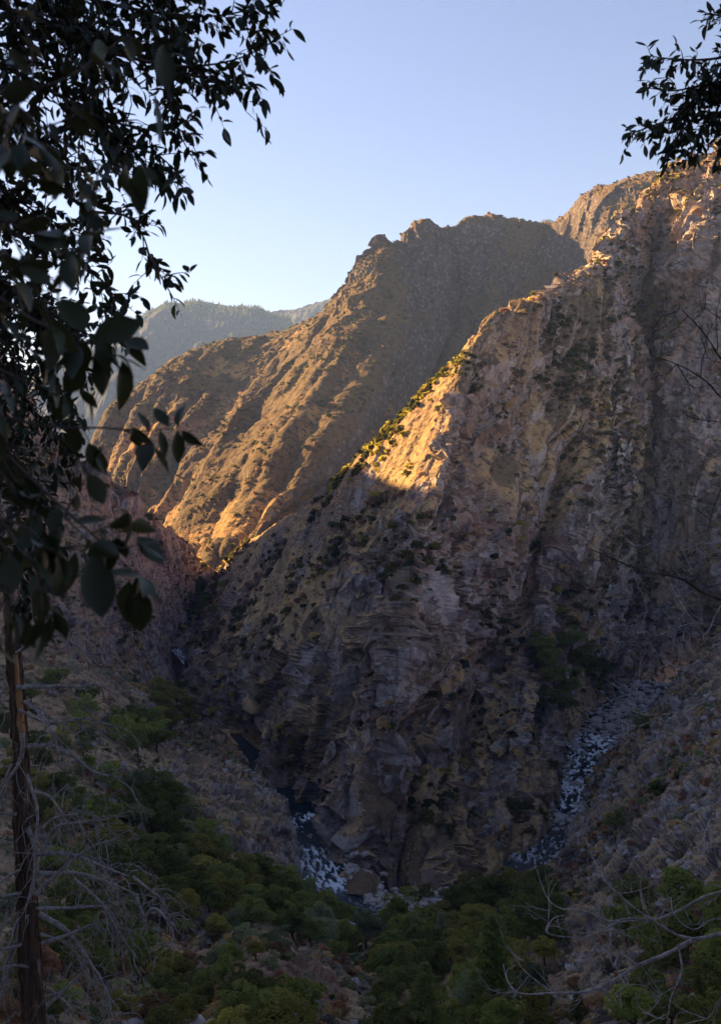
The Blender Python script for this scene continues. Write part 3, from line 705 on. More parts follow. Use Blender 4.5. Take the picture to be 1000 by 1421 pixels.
def tubes_mesh(name, V, F, mat, smooth=True):
    Fa = np.concatenate(F)
    # degenerate quads at the tips become triangles
    me = bpy.data.meshes.new(name); Va = np.concatenate(V)
    tri = Fa[:, 2] == Fa[:, 3]; q, t3 = Fa[~tri], Fa[tri][:, :3]
    me.vertices.add(len(Va)); me.vertices.foreach_set('co', Va.astype(np.float32).ravel())
    nl = len(q) * 4 + len(t3) * 3; me.loops.add(nl); me.loops.foreach_set('vertex_index', np.concatenate([q.ravel(), t3.ravel()]).astype(np.int32))
    me.polygons.add(len(q) + len(t3)); me.polygons.foreach_set('loop_start', np.concatenate([np.arange(len(q)) * 4, len(q) * 4 + np.arange(len(t3)) * 3]).astype(np.int32))
    me.polygons.foreach_set('use_smooth', np.full(len(q) + len(t3), smooth))
    me.materials.append(mat); me.update(calc_edges=True); return me
def smooth_path(pts, n):
    pts = np.asarray(pts, float); L = np.concatenate([[0], np.cumsum(np.linalg.norm(np.diff(pts, axis=0), axis=1))])
    if len(pts) == 2: return pts[0] + (pts[1] - pts[0]) * np.linspace(0, 1, n)[:, None]
    return herm(L, pts, np.linspace(0, L[-1], n))

def broad_crown(seed, nq=5000, size=.03, lobes=13, wide=.46, low=.14, open_=.0):
    """a broadleaf crown and its trunk with limbs, one unit tall"""
    r_ = np.random.default_rng(seed); V, F = [], []
    cs = []
    for i in range(lobes):
        a = r_.uniform(0, 6.28); h = r_.uniform(low + .14, .86); w_ = wide * (1 - abs((h - .45) / .62) ** 2.2) * r_.uniform(.35, .85)
        rad = r_.uniform(.13, .23) * (1.1 - .45 * h)
        cs.append((np.array([math.cos(a) * w_, math.sin(a) * w_, h]), rad * np.array([1.15, 1.15, .82])))
    cs.append((np.array([0, 0, .5]), np.array([.28, .28, .3])))
    C, N = [], []
    per = nq // len(cs)
    for c, rd in cs:
        d = r_.normal(size=(per, 3)); d[:, 2] = np.where(d[:, 2] < -.3, -d[:, 2] * .6, d[:, 2]); d /= np.linalg.norm(d, axis=1, keepdims=True)
        bumpy = 1 + .22 * fbm(d * 2.3 + seed + c * 5, 2, seed)[:, None]
        C.append(c + d * rd * bumpy * r_.uniform(.72, 1.08, per)[:, None]); N.append(d + np.array([0, 0, .35]))
    C = np.concatenate(C); N = np.concatenate(N)
    keep = fbm(C * 9 + seed, 2, seed + 3) > (-.35 + open_); C, N = C[keep], N[keep]
    v, f = leaf_quads(C, N, size, r_)
    TV, TF = [], []
    lean = r_.normal(size=2) * .04
    tube(TV, TF, smooth_path([(0, 0, -.08), (lean[0] * .4, lean[1] * .4, .15), (lean[0], lean[1], .36), (lean[0] * 1.3, lean[1] * 1.3, .62)], 8), np.linspace(.036, .014, 8), 7)
    for c, rd in cs[:7]:
        z0 = r_.uniform(.16, .34); p0 = np.array([lean[0] * z0 * 2, lean[1] * z0 * 2, z0])
        tube(TV, TF, smooth_path([p0, (p0 + c) / 2 + np.array([0, 0, -.02]), c], 5), np.linspace(.017, .005, 5), 5)
    return (v, f), (TV, TF)
def pine_crown(seed, nq=5000):
    r_ = np.random.default_rng(seed); C, N, TV, TF = [], [], [], []
    tube(TV, TF, [(0, 0, -.05), (0, 0, .3), (0.004, 0, .7), (0, 0, .99)], [.022, .017, .009, .002], 7)
    nb_ = 74
    for i in range(nb_):
        h = .14 + .84 * (i / nb_) ** .9; a = i * 2.4 + r_.normal() * .3
        ln = .205 * (1 - h) ** .72 * r_.uniform(.65, 1.15) + .014
        d = np.array([math.cos(a), math.sin(a), 0]); tip = np.array([0, 0, h]) + d * ln + np.array([0, 0, ln * r_.uniform(-.30, .12)])
        p0 = np.array([0, 0, h]); tube(TV, TF, smooth_path([p0, (p0 + tip) / 2 + np.array([0, 0, -.05 * ln]), tip], 4), np.linspace(.0045, .001, 4), 4)
        k = int(nq / nb_ * (ln / .12) ** 1.1) + 6; t = r_.uniform(.15, 1.04, k) ** .7
        sc_ = .042 * (1.15 - h * .6)
        c = p0 + (tip - p0) * t[:, None] + r_.normal(size=(k, 3)) * np.array([1, 1, .55]) * sc_ * (1.1 - .5 * t[:, None]); C.append(c)
        N.append(np.array([0, 0, 1.0]) + (c - (p0 + (tip - p0) * t[:, None])) * 14)
    v, f = leaf_quads(np.concatenate(C), np.concatenate(N), .013, r_, 2.6)
    return (v, f), (TV, TF)

oaks = []
for i in range(7):
    (v, f), (TV, TF) = broad_crown(100 + i, 5200, .030, 12 + i % 3, .40 + .03 * (i % 4))
    oaks.append((np_mesh('crown', v, f, LEAFM['dark green']), tubes_mesh('trunk', TV, TF, MAT['bark'])))
pines = []
for i in range(3):
    (v, f), (TV, TF) = pine_crown(300 + i)
    pines.append((np_mesh('crown', v, f, LEAFM['mid green']), tubes_mesh('trunk', TV, TF, MAT['bark'])))
bushes = []
for i in range(6):
    (v, f), (TV, TF) = broad_crown(500 + i, 1300, .055, 8, .52, .0)
    bushes.append((np_mesh('foliage', v, f, LEAFM['dark green']), tubes_mesh('stem', TV, TF, MAT['bark'])))
def twig_bush(seed, n=150):
    r_ = np.random.default_rng(seed); V, F = [], []
    for i in range(n):
        a = r_.uniform(0, 6.28); e = r_.uniform(.25, 1.45); L_ = r_.uniform(.55, 1.0)
        d = np.array([math.cos(a) * math.cos(e), math.sin(a) * math.cos(e), math.sin(e)]); p = d * r_.uniform(0, .5) * L_ * np.array([.7, .7, .8])
        q = p + (d + r_.normal(size=3) * .35) * L_ * .5
        tube(V, F, [p, (p + q) / 2 + r_.normal(size=3) * .03, q], [.016, .011, .005], 3)
    return V, F
twigb = [tubes_mesh('stems', *twig_bush(700 + i), LEAFM['grey-brown'], False) for i in range(4)]

def recolour(o, col):
    o.material_slots[0].link = 'OBJECT'; o.material_slots[0].material = LEAFM[col]
def plant(name, protos, k, loc, h, col, wid=1.0, parts=('crown', 'trunk')):
    r = link(name, None); r.location = loc; r.rotation_euler = (0, 0, rng.uniform(0, 6.28)); r.scale = (h * wid, h * wid, h)
    c = link(parts[0], protos[k][0], r); recolour(c, col)
    link(parts[1], protos[k][1], r)
    return r

TREES = []
size_w = lambda s: 'tall' if s > 70 else 'broad' if s > 58 else 'rounded' if s > 46 else 'small' if s > 34 else 'very small'
def tree(px, py, s, col, where, kind='oak'):
    """crown centre at a pixel, s its height in pixels; stands on the slope below"""
    b = hit(px, py + s * .42)
    if b is None: return
    h = s * b.y / FOC
    if kind == 'oak':
        w_ = rng.uniform(1.0, 1.3); o = plant('oak_tree', oaks, rng.integers(0, 7), b, h * .98, col, w_)
        TREES.append((o, '%s %s oak %s' % (size_w(s), col, where), 'tree', where))
    else:
        o = plant('pine_tree', pines, rng.integers(0, 3), b, h, col, 1.15)
        TREES.append((o, where, 'tree', None))
def band(n, poly, smin, smax, cols, where, gap=.30):
    """n oaks spread through a quadrilateral of the slope"""
    placed = []; tries = 0
    (x0, y0), (x1, y1), (x2, y2), (x3, y3) = poly
    while len(placed) < n and tries < n * 40:
        tries += 1; u, v = rng.random(2)
        x = (x0 * (1 - u) + x1 * u) * (1 - v) + (x3 * (1 - u) + x2 * u) * v
        y = (y0 * (1 - u) + y1 * u) * (1 - v) + (y3 * (1 - u) + y2 * u) * v
        s = rng.uniform(smin, smax)
        if any(abs(x - a) < gap * (s + c) * .8 and abs(y - b) < gap * (s + c) * .42 for a, b, c in placed): continue
        placed.append((x, y, s))
    for x, y, s in sorted(placed, key=lambda q: q[1]): tree(x, y, s, cols[rng.integers(0, len(cols))], where)
DG, OL, GG, YG, MG = 'dark green', 'olive', 'grey-green', 'yellow-green', 'mid green'
band(24, [(150, 1075), (215, 1085), (345, 1215), (225, 1190)], 44, 62, [DG, DG, MG, OL, GG], 'on the slope left of the rocky knoll')
band(22, [(215, 1190), (350, 1205), (430, 1240), (250, 1265)], 46, 64, [DG, DG, MG, OL], 'in the wood below the rocky knoll')
band(20, [(365, 1222), (450, 1255), (520, 1290), (400, 1300)], 40, 60, [GG, GG, MG, DG], 'in the grove by the left river bank')
band(20, [(75, 1180), (215, 1190), (225, 1330), (70, 1330)], 40, 66, [DG, DG, MG], 'behind the dead snag')
band(30, [(545, 1262), (745, 1222), (760, 1300), (540, 1345)], 52, 78, [DG, DG, DG, MG, OL], 'in the wood below the spur')
band(18, [(520, 1330), (740, 1310), (760, 1421), (540, 1421)], 54, 76, [MG, DG, OL, GG], 'round the tall pines')
band(15, [(860, 1240), (1000, 1215), (1010, 1421), (880, 1421)], 54, 84, [DG, DG, MG], 'behind the bare branches')
band(5, [(700, 1275), (750, 1265), (770, 1330), (720, 1345)], 34, 48, [GG, OL, MG], 'between pines and right-hand slope')
band(6, [(300, 1372), (420, 1375), (430, 1440), (290, 1440)], 60, 90, [DG, MG, OL], 'below the bare dirt bank')
band(9, [(165, 985), (205, 990), (240, 1030), (175, 1035)], 38, 54, [DG, DG, MG], 'in the dark clump above the knoll')
band(11, [(215, 955), (265, 950), (290, 1010), (225, 1000)], 26, 38, [DG, DG, OL], 'at the mouth of the left gorge')
band(16, [(10, 930), (130, 930), (120, 1080), (10, 1100)], 26, 44, [DG, MG, OL], 'on the slope behind the snag top')
band(14, [(750, 895), (830, 880), (835, 965), (745, 975)], 30, 44, [DG], 'in the thicket above the right-hand rapids')
band(4, [(862, 985), (905, 985), (890, 1035), (862, 1025)], 30, 44, [DG], 'on the bank beside the right-hand rapids')
band(10, [(275, 800), (312, 808), (300, 850), (262, 850)], 13, 22, [DG, DG, MG], 'in the notch where the left gorge bends')
band(9, [(225, 1330), (290, 1330), (290, 1421), (215, 1421)], 40, 60, [DG, OL], 'at the bottom beside the dead snag')
band(20, [(15, 1085), (150, 1080), (215, 1190), (50, 1205)], 34, 54, [DG, DG, MG, OL], 'on the slope left of the snag tips')
band(16, [(225, 1255), (520, 1285), (530, 1330), (240, 1335)], 34, 54, [DG, MG, OL, GG, MG], 'above the bare dirt bank')
band(14, [(0, 1290), (225, 1300), (235, 1421), (0, 1421)], 40, 62, [DG, OL, MG, 'rusty'], 'behind the foot of the snag')
tree(268, 1234, 38, YG, 'turning yellow above the snag tips'); tree(645, 1392, 40, YG, 'with yellow leaves at the foot of the tallest pine')
tree(742, 1425, 44, YG, 'glowing at the bottom edge right of the pines'); tree(385, 1112 + 150, 30, OL, 'leaning over the left river bend')
tree(910, 1098, 30, DG, 'alone on the rocky right-hand slope'); tree(853, 1140, 38, DG, 'alone on the right-hand slope above the rapids')
tree(682, 1348, 168, 'bright green', 'tallest green pine rising from the wood at bottom centre', 'pine')
tree(588, 1392, 120, DG, 'darker pine left of the tallest pine at bottom centre', 'pine')
tree(556, 1345, 74, DG, 'short pointed pine half hidden left of the darker pine', 'pine')
tree(800, 1400, 60, DG, 'small pine at the foot of the right-hand slope', 'pine')
tree(612, 1300, 70, GG, 'slender grey-green pine in front of the cliff foot', 'pine')
ORD = ['leftmost', 'second', 'third', 'fourth', 'fifth', 'sixth', 'seventh', 'eighth', 'ninth']
NUM = ['one', 'two', 'three', 'four', 'five', 'six', 'seven', 'eight', 'nine']
def tell_apart(labs):
    """labs: list of (object, label): alike neighbours get their order from the left, as one would point them out"""
    sets_ = {}
    for o, l in labs: sets_.setdefault(l, []).append(o)
    out = {}
    for l, os_ in sets_.items():
        os_.sort(key=lambda o: screen(np.array(o.location))[0])
        n = len(os_)
        for k, o in enumerate(os_):
            if n == 1: out[o] = l
            elif n > 9: out[o] = l
            else: out[o] = '%s %s' % ('leftmost' if k == 0 else 'rightmost' if k == n - 1 else ORD[k] + ' from left', l)
    return out
seen = {}
for o, lab, cat, wh in TREES: seen.setdefault(lab, []).append(o)
FIN = tell_apart([(o, lab) for o, lab, _, _ in TREES])
for o, lab, cat, wh in TREES:
    g = None
    if wh: g = (lab if len(seen[lab]) > 1 else 'oaks ' + wh)
    tag(o, FIN[o], cat, g)

# shrubs: the largest as things, the multitude of small ones as one thing called scrub
def scatter(tname, n, dens, smin, smax, cols, zlo=.35, seed=0, box=(-40, 1040, -40, 1460)):
    """random vertices of a terrain, weighted by area, slope and patchiness"""
    t = [q for q in TER if q['name'] == tname][0]; G = t['G']; nn = t['n']; r_ = np.random.default_rng(seed)
    a = np.linalg.norm(np.cross(np.gradient(G, axis=0), np.gradient(G, axis=1)), axis=-1)
    S = screen(G); nz = np.abs(nn[..., 2])
    ins = (S[..., 0] > box[0]) & (S[..., 0] < box[1]) & (S[..., 1] > box[2]) & (S[..., 1] < box[3])
    wgt = a * np.clip((nz - zlo) / .25, 0, 1) * ins * np.clip(.35 + dens * 1.5 * fbm(G / 55.0, 4, seed + 5, .6), 0.02, 2.5)
    wgt[G[..., 2] < -164] = 0
    if t['dens'] is not None: wgt = wgt * t['dens']
    wgt[:4] = 0; wgt[-4:] = 0; wgt[:, :3] = 0; wgt[:, -6:] = 0
    w1 = wgt.ravel() / wgt.sum(); idx = r_.choice(w1.size, n, p=w1)
    p = G.reshape(-1, 3)[idx]; s = smin + (smax - smin) * r_.random(n) ** 1.9
    patch = fbm(p / 30.0, 2, seed + 9) * .5 + .5
    ci = np.clip(((patch * .6 + r_.random(n) * .55) * len(cols)).astype(int), 0, len(cols) - 1)
    return p, s, [cols[i] for i in ci]
sets = [scatter('canyon_spur', 12000, 2.0, 1.8, 7.0, [DG, DG, DG, OL, OL, 'grey-brown', 'maroon', 'straw', YG], .30, 1),
        scatter('hill', 3400, 1.8, 1.8, 5.5, [DG, DG, MG, OL, 'grey-brown', 'maroon', 'straw', 'grey-brown'], .3, 2),
        scatter('ground', 9000, 1.6, 1.0, 4.4, [DG, OL, MG, GG, 'grey-brown', 'grey-brown', 'straw', 'rusty', 'grey-brown', 'maroon'], .35, 3)]
sets.append(scatter('mountain', 5200, 1.5, 3.2, 9.5, [DG, DG, OL, OL, 'maroon', OL], .3, 4))
allp = np.concatenate([s[0] for s in sets]); alls = np.concatenate([s[1] for s in sets]); allc = sum([s[2] for s in sets], [])
fl = screen(sets[0][0]); pal = [YG, OL, YG, DG, OL]
for i in range(len(sets[0][0])):
    if 430 < fl[i, 0] < 640 and 430 < fl[i, 1] < 690 - .25 * (fl[i, 0] - 430): allc[i] = pal[i % 5]  # yellower bushes above the shadow line, sunlight put into their colour
tn = ['on the rocky spur'] * 12000 + ['on the brown hill at the left'] * 3400 + ['on the near slope'] * 9000 + ['on the sunlit mountain'] * 5200
app = alls / np.linalg.norm(allp, axis=1); order = np.argsort(-app)
scr = screen(allp)
big, small, SH = [], [], []
for i in order:
    if tn[i] == 'on the sunlit mountain': small.append(i); continue
    (big if len(big) < 270 and -10 < scr[i, 0] < 1010 and -10 < scr[i, 1] < 1440 else small).append(i)
for i in big:
    p, s, c = allp[i], alls[i], allc[i]; x, y = scr[i]
    if c in ('grey-brown', 'maroon') and rng.random() < .8:
        o = link('brush', None); o.location = p - np.array([0, 0, .1 * s]); o.scale = (s * .62, s * .62, s * .6); o.rotation_euler = (0, 0, rng.uniform(0, 6))
        q = link('stems', twigb[i % 4], o); recolour(q, c); what = 'leafless %s brush' % c
    else:
        o = plant('shrub', bushes, i % 6, p - np.array([0, 0, .12 * s]), s * .9, c, 1.2, ('foliage', 'stem')); what = '%s shrub' % c
    if tn[i] != 'on the near slope': where = tn[i]
    elif x > 700: where = 'on the right-hand slope ' + ('above the rapids' if y < 1130 else 'below the rapids' if y < 1290 else 'at the bottom')
    elif x > 430: where = 'between the trees at bottom centre'
    elif y < 1040: where = 'high on the left-hand slope'
    elif y < 1200: where = 'on and beside the rocky knoll' if x > 240 else 'on the slope behind the snag'
    elif x > 270: where = 'on the bare dirt bank at the bottom'
    else: where = 'round the foot of the dead snag'
    tag(o, what + ' ' + where, 'shrub', what + ' ' + where); SH.append((o, what + ' ' + where))
for o, l in tell_apart(SH).items(): o['label'] = l
clump = []
for i in range(10):
    r_ = np.random.default_rng(900 + i); k = 14; d = r_.normal(size=(k, 3)); d[:, 2] = np.abs(d[:, 2]); d /= np.linalg.norm(d, axis=1, keepdims=True)
    C = d * np.array([.55, .55, .62]) * r_.uniform(.55, 1.0, k)[:, None]
    clump.append(leaf_quads(C, d + np.array([0, 0, .3]), .48, r_, 1.3))
SCR = {DG: leaf_mat('dark_scrub', (.036, .044, .022)), MG: leaf_mat('green_scrub', (.065, .075, .028)), OL: leaf_mat('olive_scrub', (.075, .07, .028))}
by = {}
for i in small:
    by.setdefault(allc[i], []).append(i)
SV, SF, SM, so = [], [], [], 0
names = list(by)
for ci, c in enumerate(names):
    for i in by[c]:
        v, f = clump[i % 10]; a = rng.uniform(0, 6.28); ca, sa = math.cos(a), math.sin(a)
        SV.append((v @ np.array([[ca, -sa, 0], [sa, ca, 0], [0, 0, 1]])) * alls[i] * np.array([.9, .9, .8]) + allp[i]); SF.append(f + so); so += len(v); SM.append(np.full(len(f), ci, np.int32))
me = np_mesh('scrub', np.concatenate(SV), np.concatenate(SF)); 
for c in names: me.materials.append(SCR.get(c, LEAFM[c]))
me.polygons.foreach_set('material_index', np.concatenate(SM))
tag(link('scrub', me), 'small dry shrubs and bushes dotted over all the slopes', None, None, 'stuff')

# far forest along the blue mountain's top, a distant wood that reads as one mass
t = [q for q in TER if q['name'] == 'far_mountain'][0]; G = t['G']; S = screen(G)
crest = np.argmin(S[..., 1], axis=1); SV, SF, so = [], [], 0
th = np.arange(6) / 6 * 6.283
okc = np.nonzero((S[np.arange(len(crest)), crest, 0] > -100) & (S[np.arange(len(crest)), crest, 0] < 470))[0]
for _ in range(2200):
    u = int(okc[rng.integers(0, len(okc))]); v = int(np.clip(crest[u] + abs(rng.normal()) * 9 - 1, 1, G.shape[1] - 2)); p = G[u, v] + (G[u + 1, v] - G[u, v]) * rng.random()
    h = rng.uniform(12, 32); r = h * .22
    vv_ = np.concatenate([[[0, 0, h]], np.stack([np.cos(th) * r * rng.uniform(.7, 1.2, 6), np.sin(th) * r, np.full(6, h * .12) + rng.uniform(-2, 2, 6)], 1)]) + p
    SV.append(vv_); SF.append(np.array([[0, 1 + i, 1 + (i + 1) % 6] for i in range(6)]) + so); so += 7
tag(link('forest', np_mesh('forest', np.concatenate(SV), np.concatenate(SF), LEAFM['dark green'])), 'conifer forest fringing the top of the blue mountain', None, None, 'stuff')

# ------------------------------------------------------------------ the trees beside the camera
MAT['snag'] = bark_mat('dead_conifer_bark', (.055, .036, .027), (.125, .082, .060), (16, 16, 2.2), .03)
MAT['bare_wood'] = bark_mat('stripped_orange_wood', (.26, .13, .06), (.38, .21, .10), (30, 30, 2.0), .008)
MAT['grey_twig'] = bark_mat('weathered_grey_wood', (.15, .13, .12), (.30, .27, .25), (22, 22, 22), .006)
MAT['dark_twig'] = bark_mat('dark_twig_bark', (.035, .028, .024), (.075, .06, .05), (22, 22, 22), .006)
def lf_mat(name, top, back):
    m = M(name); g = m.n('ShaderNodeNewGeometry').outputs['Backfacing']
    oi = m.n('ShaderNodeObjectInfo').outputs['Random']
    c = m.mix(g, top, back); c = m.mix(1.0, c, m.math('ADD', .6, m.math('MULTIPLY', oi, .8)), 'MULTIPLY')
    c = m.mix(m.math('MULTIPLY', m.ramp(m.noise(60, 3), .55, .75), .5), c, (.10, .07, .02))
    b = m.n('ShaderNodeBsdfPrincipled'); m.put(b.inputs['Base Color'], c); b.inputs['Roughness'].default_value = .42; b.inputs['Specular IOR Level'].default_value = .3
    t = m.n('ShaderNodeBsdfTranslucent'); m.put(t.inputs[0], m.mix(.5, c, (.10, .13, .02)))
    x = m.n('ShaderNodeMixShader'); x.inputs[0].default_value = .07
    m.t.links.new(b.outputs[0], x.inputs[1]); m.t.links.new(t.outputs[0], x.inputs[2]); m.t.links.new(x.outputs[0], m.out.inputs[0]); return m.m
MAT['leaf'] = lf_mat('leathery_oak_leaf', (.020, .030, .012), (.035, .042, .024))
MAT['leaf_near'] = lf_mat('broad_near_leaf', (.022, .030, .010), (.038, .042, .020))

def leaf_shape(seed, wid=.46):
    """a pointed oval leaf, one unit long from its stalk at the origin along +X, folded at the midrib and curled"""
    r_ = np.random.default_rng(seed); xs = np.array([0, .16, .34, .55, .76, .92, 1.0]); hw = np.array([.012, .55, .92, 1.0, .72, .30, .0]) * wid * .5
    curl = r_.uniform(-.5, .15); fold = r_.uniform(.1, .6); tw = r_.uniform(-.5, .5); hw = hw * r_.uniform(.72, 1.15)
    V = [(-.16, 0, .02), (-.16, .012, .02)]
    for x, h in zip(xs, hw):
        zc = curl * x * x
        V += [(x, 0, zc), (x, h, zc + fold * h + tw * h * x + r_.normal() * .008), (x, -h, zc + fold * h - tw * h * x + r_.normal() * .008)]
    Fq = [[0, 1, 3, 2]]
    for i in range(len(xs) - 1):
        a = 2 + i * 3; b = a + 3; Fq += [[a, b, b + 1, a + 1], [a, a + 2, b + 2, b]]
    return np.array(V), np.array(Fq)
def quat_mats(t, up_w, r_):
    """orientation with x along t"""
    t = t / np.linalg.norm(t); u = r_.normal(size=3) * .6 + up_w; u -= t * (u @ t); u /= np.linalg.norm(u) + 1e-9
    return np.stack([t, np.cross(u, t), u], 1)

def bough_tree(name, label, trunk_pts, trunk_r, boughs, leaf_len, spacing, twig_len, twigs_per_m, mat, wid, seed, droop=.35, cap=300, bark='bark', group=None, rbase=.008):
    r_ = np.random.default_rng(seed)
    shapes = [leaf_shape(seed * 31 + i, wid) for i in range(8)]
    meshes = [np_mesh('leaf', v, f, MAT[mat], True) for v, f in shapes]
    root = link(name, None, None, trunk_pts[0]); base = np.array(trunk_pts[0], float); tag(root, label, 'tree', group)
    V, F = [], []; tube(V, F, smooth_path(np.array(trunk_pts) - base, 14), np.linspace(trunk_r, trunk_r * .5, 14), 9, .04, r_)
    link('trunk', tubes_mesh('trunk', V, F, MAT[bark]), root)
    leaves = []
    for bi, bg_ in enumerate(boughs):
        pts, r0, dens = bg_['p'], bg_.get('r', rbase), bg_.get('n', 1.0)
        p3 = np.array([P(*q) if len(q) == 3 else q[1:] for q in pts]); path = smooth_path(p3, 26)
        if bg_.get('join', True):
            tp = smooth_path(np.array(trunk_pts), 30); j = tp[np.argmin(np.linalg.norm(tp - (path[0] + np.array([0, 0, -.3])), axis=1))]
            path = np.concatenate([smooth_path([j, (j + path[0]) / 2 + np.array([0, .03, .05]), path[0]], 7)[:-1], path])
            nj = 6
        else: nj = 0
        V, F = [], []; tube(V, F, path - base, np.linspace(r0 * 1.5, r0 * .22, len(path)), 6, .03, r_)
        q = path[nj:]; seg = np.linalg.norm(np.diff(q, axis=0), axis=1); Lq = np.concatenate([[0], np.cumsum(seg)])
        nt = max(2, int(Lq[-1] * twigs_per_m * dens))
        def put_leaf(pos, dirv, s):
            d = dirv / np.linalg.norm(dirv) + r_.normal(size=3) * .42 + np.array([0, 0, -droop]); leaves.append((pos, quat_mats(d, np.array([0, 0, 1.0]), r_), s, r_.integers(0, 8)))
        for k in range(nt):
            t = (k + r_.random()) / nt; t = bg_.get('t0', .05) + t * (1 - bg_.get('t0', .05)); s_ = t * Lq[-1]
            i = min(int(np.searchsorted(Lq, s_)), len(q) - 1); i = max(i, 1); pos = q[i - 1] + (q[i] - q[i - 1]) * r_.random()
            tang = (q[i] - q[i - 1]) / (np.linalg.norm(q[i] - q[i - 1]) + 1e-9)
            d = tang * .7 + r_.normal(size=3) * np.array([.75, .6, .75]) + np.array([0, 0, -.15]); d /= np.linalg.norm(d)
            ln = twig_len * r_.uniform(.45, 1.1) * (1 - .35 * t) * bg_.get('tw', 1.0)
            end = pos + d * ln + np.array([0, 0, -.18 * ln]); tp = smooth_path([pos, (pos + end) / 2 + r_.normal(size=3) * ln * .08, end], 5)
            tube(V, F, tp - base, np.linspace(r0 * .22 + .0008, .0007, 5), 4)
            nl = max(2, int(ln / spacing))
            for m_ in range(nl):
                u = (m_ + .6) / nl; pp = pos + (end - pos) * u; az = r_.normal(size=3); az -= d * (az @ d); az /= np.linalg.norm(az)
                put_leaf(pp, d * .55 + az * .9, leaf_len * r_.uniform(.45, 1.25))
            put_leaf(end, d, leaf_len * r_.uniform(.7, 1.15))
        for m_ in range(bg_.get('tip', 3)): put_leaf(q[-1], (q[-1] - q[-3]) + r_.normal(size=3) * .01, leaf_len * r_.uniform(.7, 1.1))
        for lp in bg_.get('leaves', []): leaves.append((np.array(P(*lp[:3])), quat_mats(np.array(lp[3:6], float), np.array([0.2, -.8, .5]), r_), lp[6], r_.integers(0, 8)))
        link('branch', tubes_mesh('branch', V, F, MAT[bark]), root)
    c = np.array([l[0] for l in leaves]); s = np.array([l[2] for l in leaves]); S = screen(c)
    dd = np.linalg.norm(c, axis=1); ok = dd > .75
    vis = (S[:, 0] > -15) & (S[:, 0] < 1015) & (S[:, 1] > -15) & (S[:, 1] < 1440) & ok
    order = np.argsort(-(s / dd) * vis)
    lV, lF, o_ = [], [], 0
    for n_, i in enumerate(order):
        pos, Mx, sz, k = leaves[i]
        if not ok[i]: continue
        if n_ < cap and vis[i]:
            o = link('leaf', meshes[k], root); o.matrix_local = Matrix.Translation(Vector(pos - base)) @ Matrix(Mx.tolist()).to_4x4() @ Matrix.Scale(sz, 4)
        elif -160 < S[i, 0] < 1160 and -200 < S[i, 1] < 1500:
            v, f = shapes[k]; lV.append(v * sz @ Mx.T + pos - base); lF.append(f + o_); o_ += len(v)
    if lV:
        tag(link('leaves', np_mesh('leaves', np.concatenate(lV), np.concatenate(lF), MAT[mat], True), root), None, None, None, 'stuff')
    return root, len(leaves)

def gz(x, y):
    r = drop(x, y, 30, BG); return r.z if r is not None else -2.6
D = 3.1
A_b = [dict(p=[(-90, -60, D), (60, -20, D), (200, 15, D), (300, 22, D + .1), (372, 8, D + .1)], n=1.25),
       dict(p=[(-90, -20, D), (60, 30, D), (180, 80, D - .1), (270, 92, D), (340, 78, D), (376, 60, D)], n=1.2),
       dict(p=[(180, 70, D + .1), (250, 100, D + .1), (305, 112, D + .1), (352, 118, D + .1)], n=.9, join=False, r=.006),
       dict(p=[(-90, 40, D), (60, 120, D + .1), (160, 170, D), (225, 180, D), (262, 168, D)], n=1.3),
       dict(p=[(100, 150, D), (180, 200, D), (228, 222, D), (246, 240, D)], n=1.2, join=False, r=.006),
       dict(p=[(-90, 120, D + .2), (50, 230, D + .2), (120, 290, D + .2), (175, 300, D + .1), (200, 330, D), (212, 365, D), (226, 388, D)], n=1.1, tw=.75),
       dict(p=[(-90, 240, D + .2), (30, 330, D + .2), (100, 360, D + .2), (150, 400, D + .1), (160, 440, D), (152, 470, D)], n=1.15, tw=.7),
       dict(p=[(-90, 60, D + .3), (20, 60, D + .3), (90, 40, D + .3), (150, 30, D + .3)], n=2.0),
       dict(p=[(-90, 110, D + .4), (0, 150, D + .4), (60, 200, D + .4), (110, 230, D + .4)], n=2.0),
       dict(p=[(-90, 200, D + .4), (0, 260, D + .4), (60, 300, D + .4), (100, 320, D + .4)], n=2.1),
       dict(p=[(-90, 300, D + .4), (-10, 380, D + .4), (50, 420, D + .4), (100, 450, D + .3)], n=2.0),
       dict(p=[(-90, 400, D + .3), (0, 470, D + .3), (40, 520, D + .3), (85, 560, D + .3)], n=1.7),
       dict(p=[(-90, 340, D + .5), (0, 400, D + .5), (60, 440, D + .5), (110, 500, D + .5)], n=2.2), dict(p=[(-90, 420, D + .6), (-10, 500, D + .6), (40, 560, D + .6), (90, 620, D + .6)], n=2.2), dict(p=[(-90, 560, D + .6), (-10, 620, D + .6), (40, 680, D + .6), (60, 760, D + .6)], n=2.0), dict(p=[(-90, 640, D + .5), (-20, 720, D + .5), (20, 780, D + .5), (50, 840, D + .5)], n=2.0),
       dict(p=[(-90, 480, D + .3), (-20, 560, D + .3), (20, 640, D + .3), (40, 700, D + .3)], n=1.5),
       dict(p=[(40, -60, D + .2), (110, 40, D + .2), (130, 120, D + .2), (150, 190, D + .2)], n=1.9, join=False, r=.008),
       dict(p=[(150, -60, D + .2), (220, 10, D + .2), (240, 60, D + .2), (230, 120, D + .2)], n=1.5, join=False, r=.008)]
x0, y0 = -2.35, 3.0
bough_tree('oak_tree', 'evergreen oak boughs with small sharp leaves filling the upper left sky', [(x0, y0, gz(x0, y0) - .2), (x0 + .1, y0, -.6), (x0 + .15, y0 + .1, .8), (x0 + .3, y0, 2.4)], .16, A_b, .047, .016, .22, 44, 'leaf', .46, 5)
E = 1.2
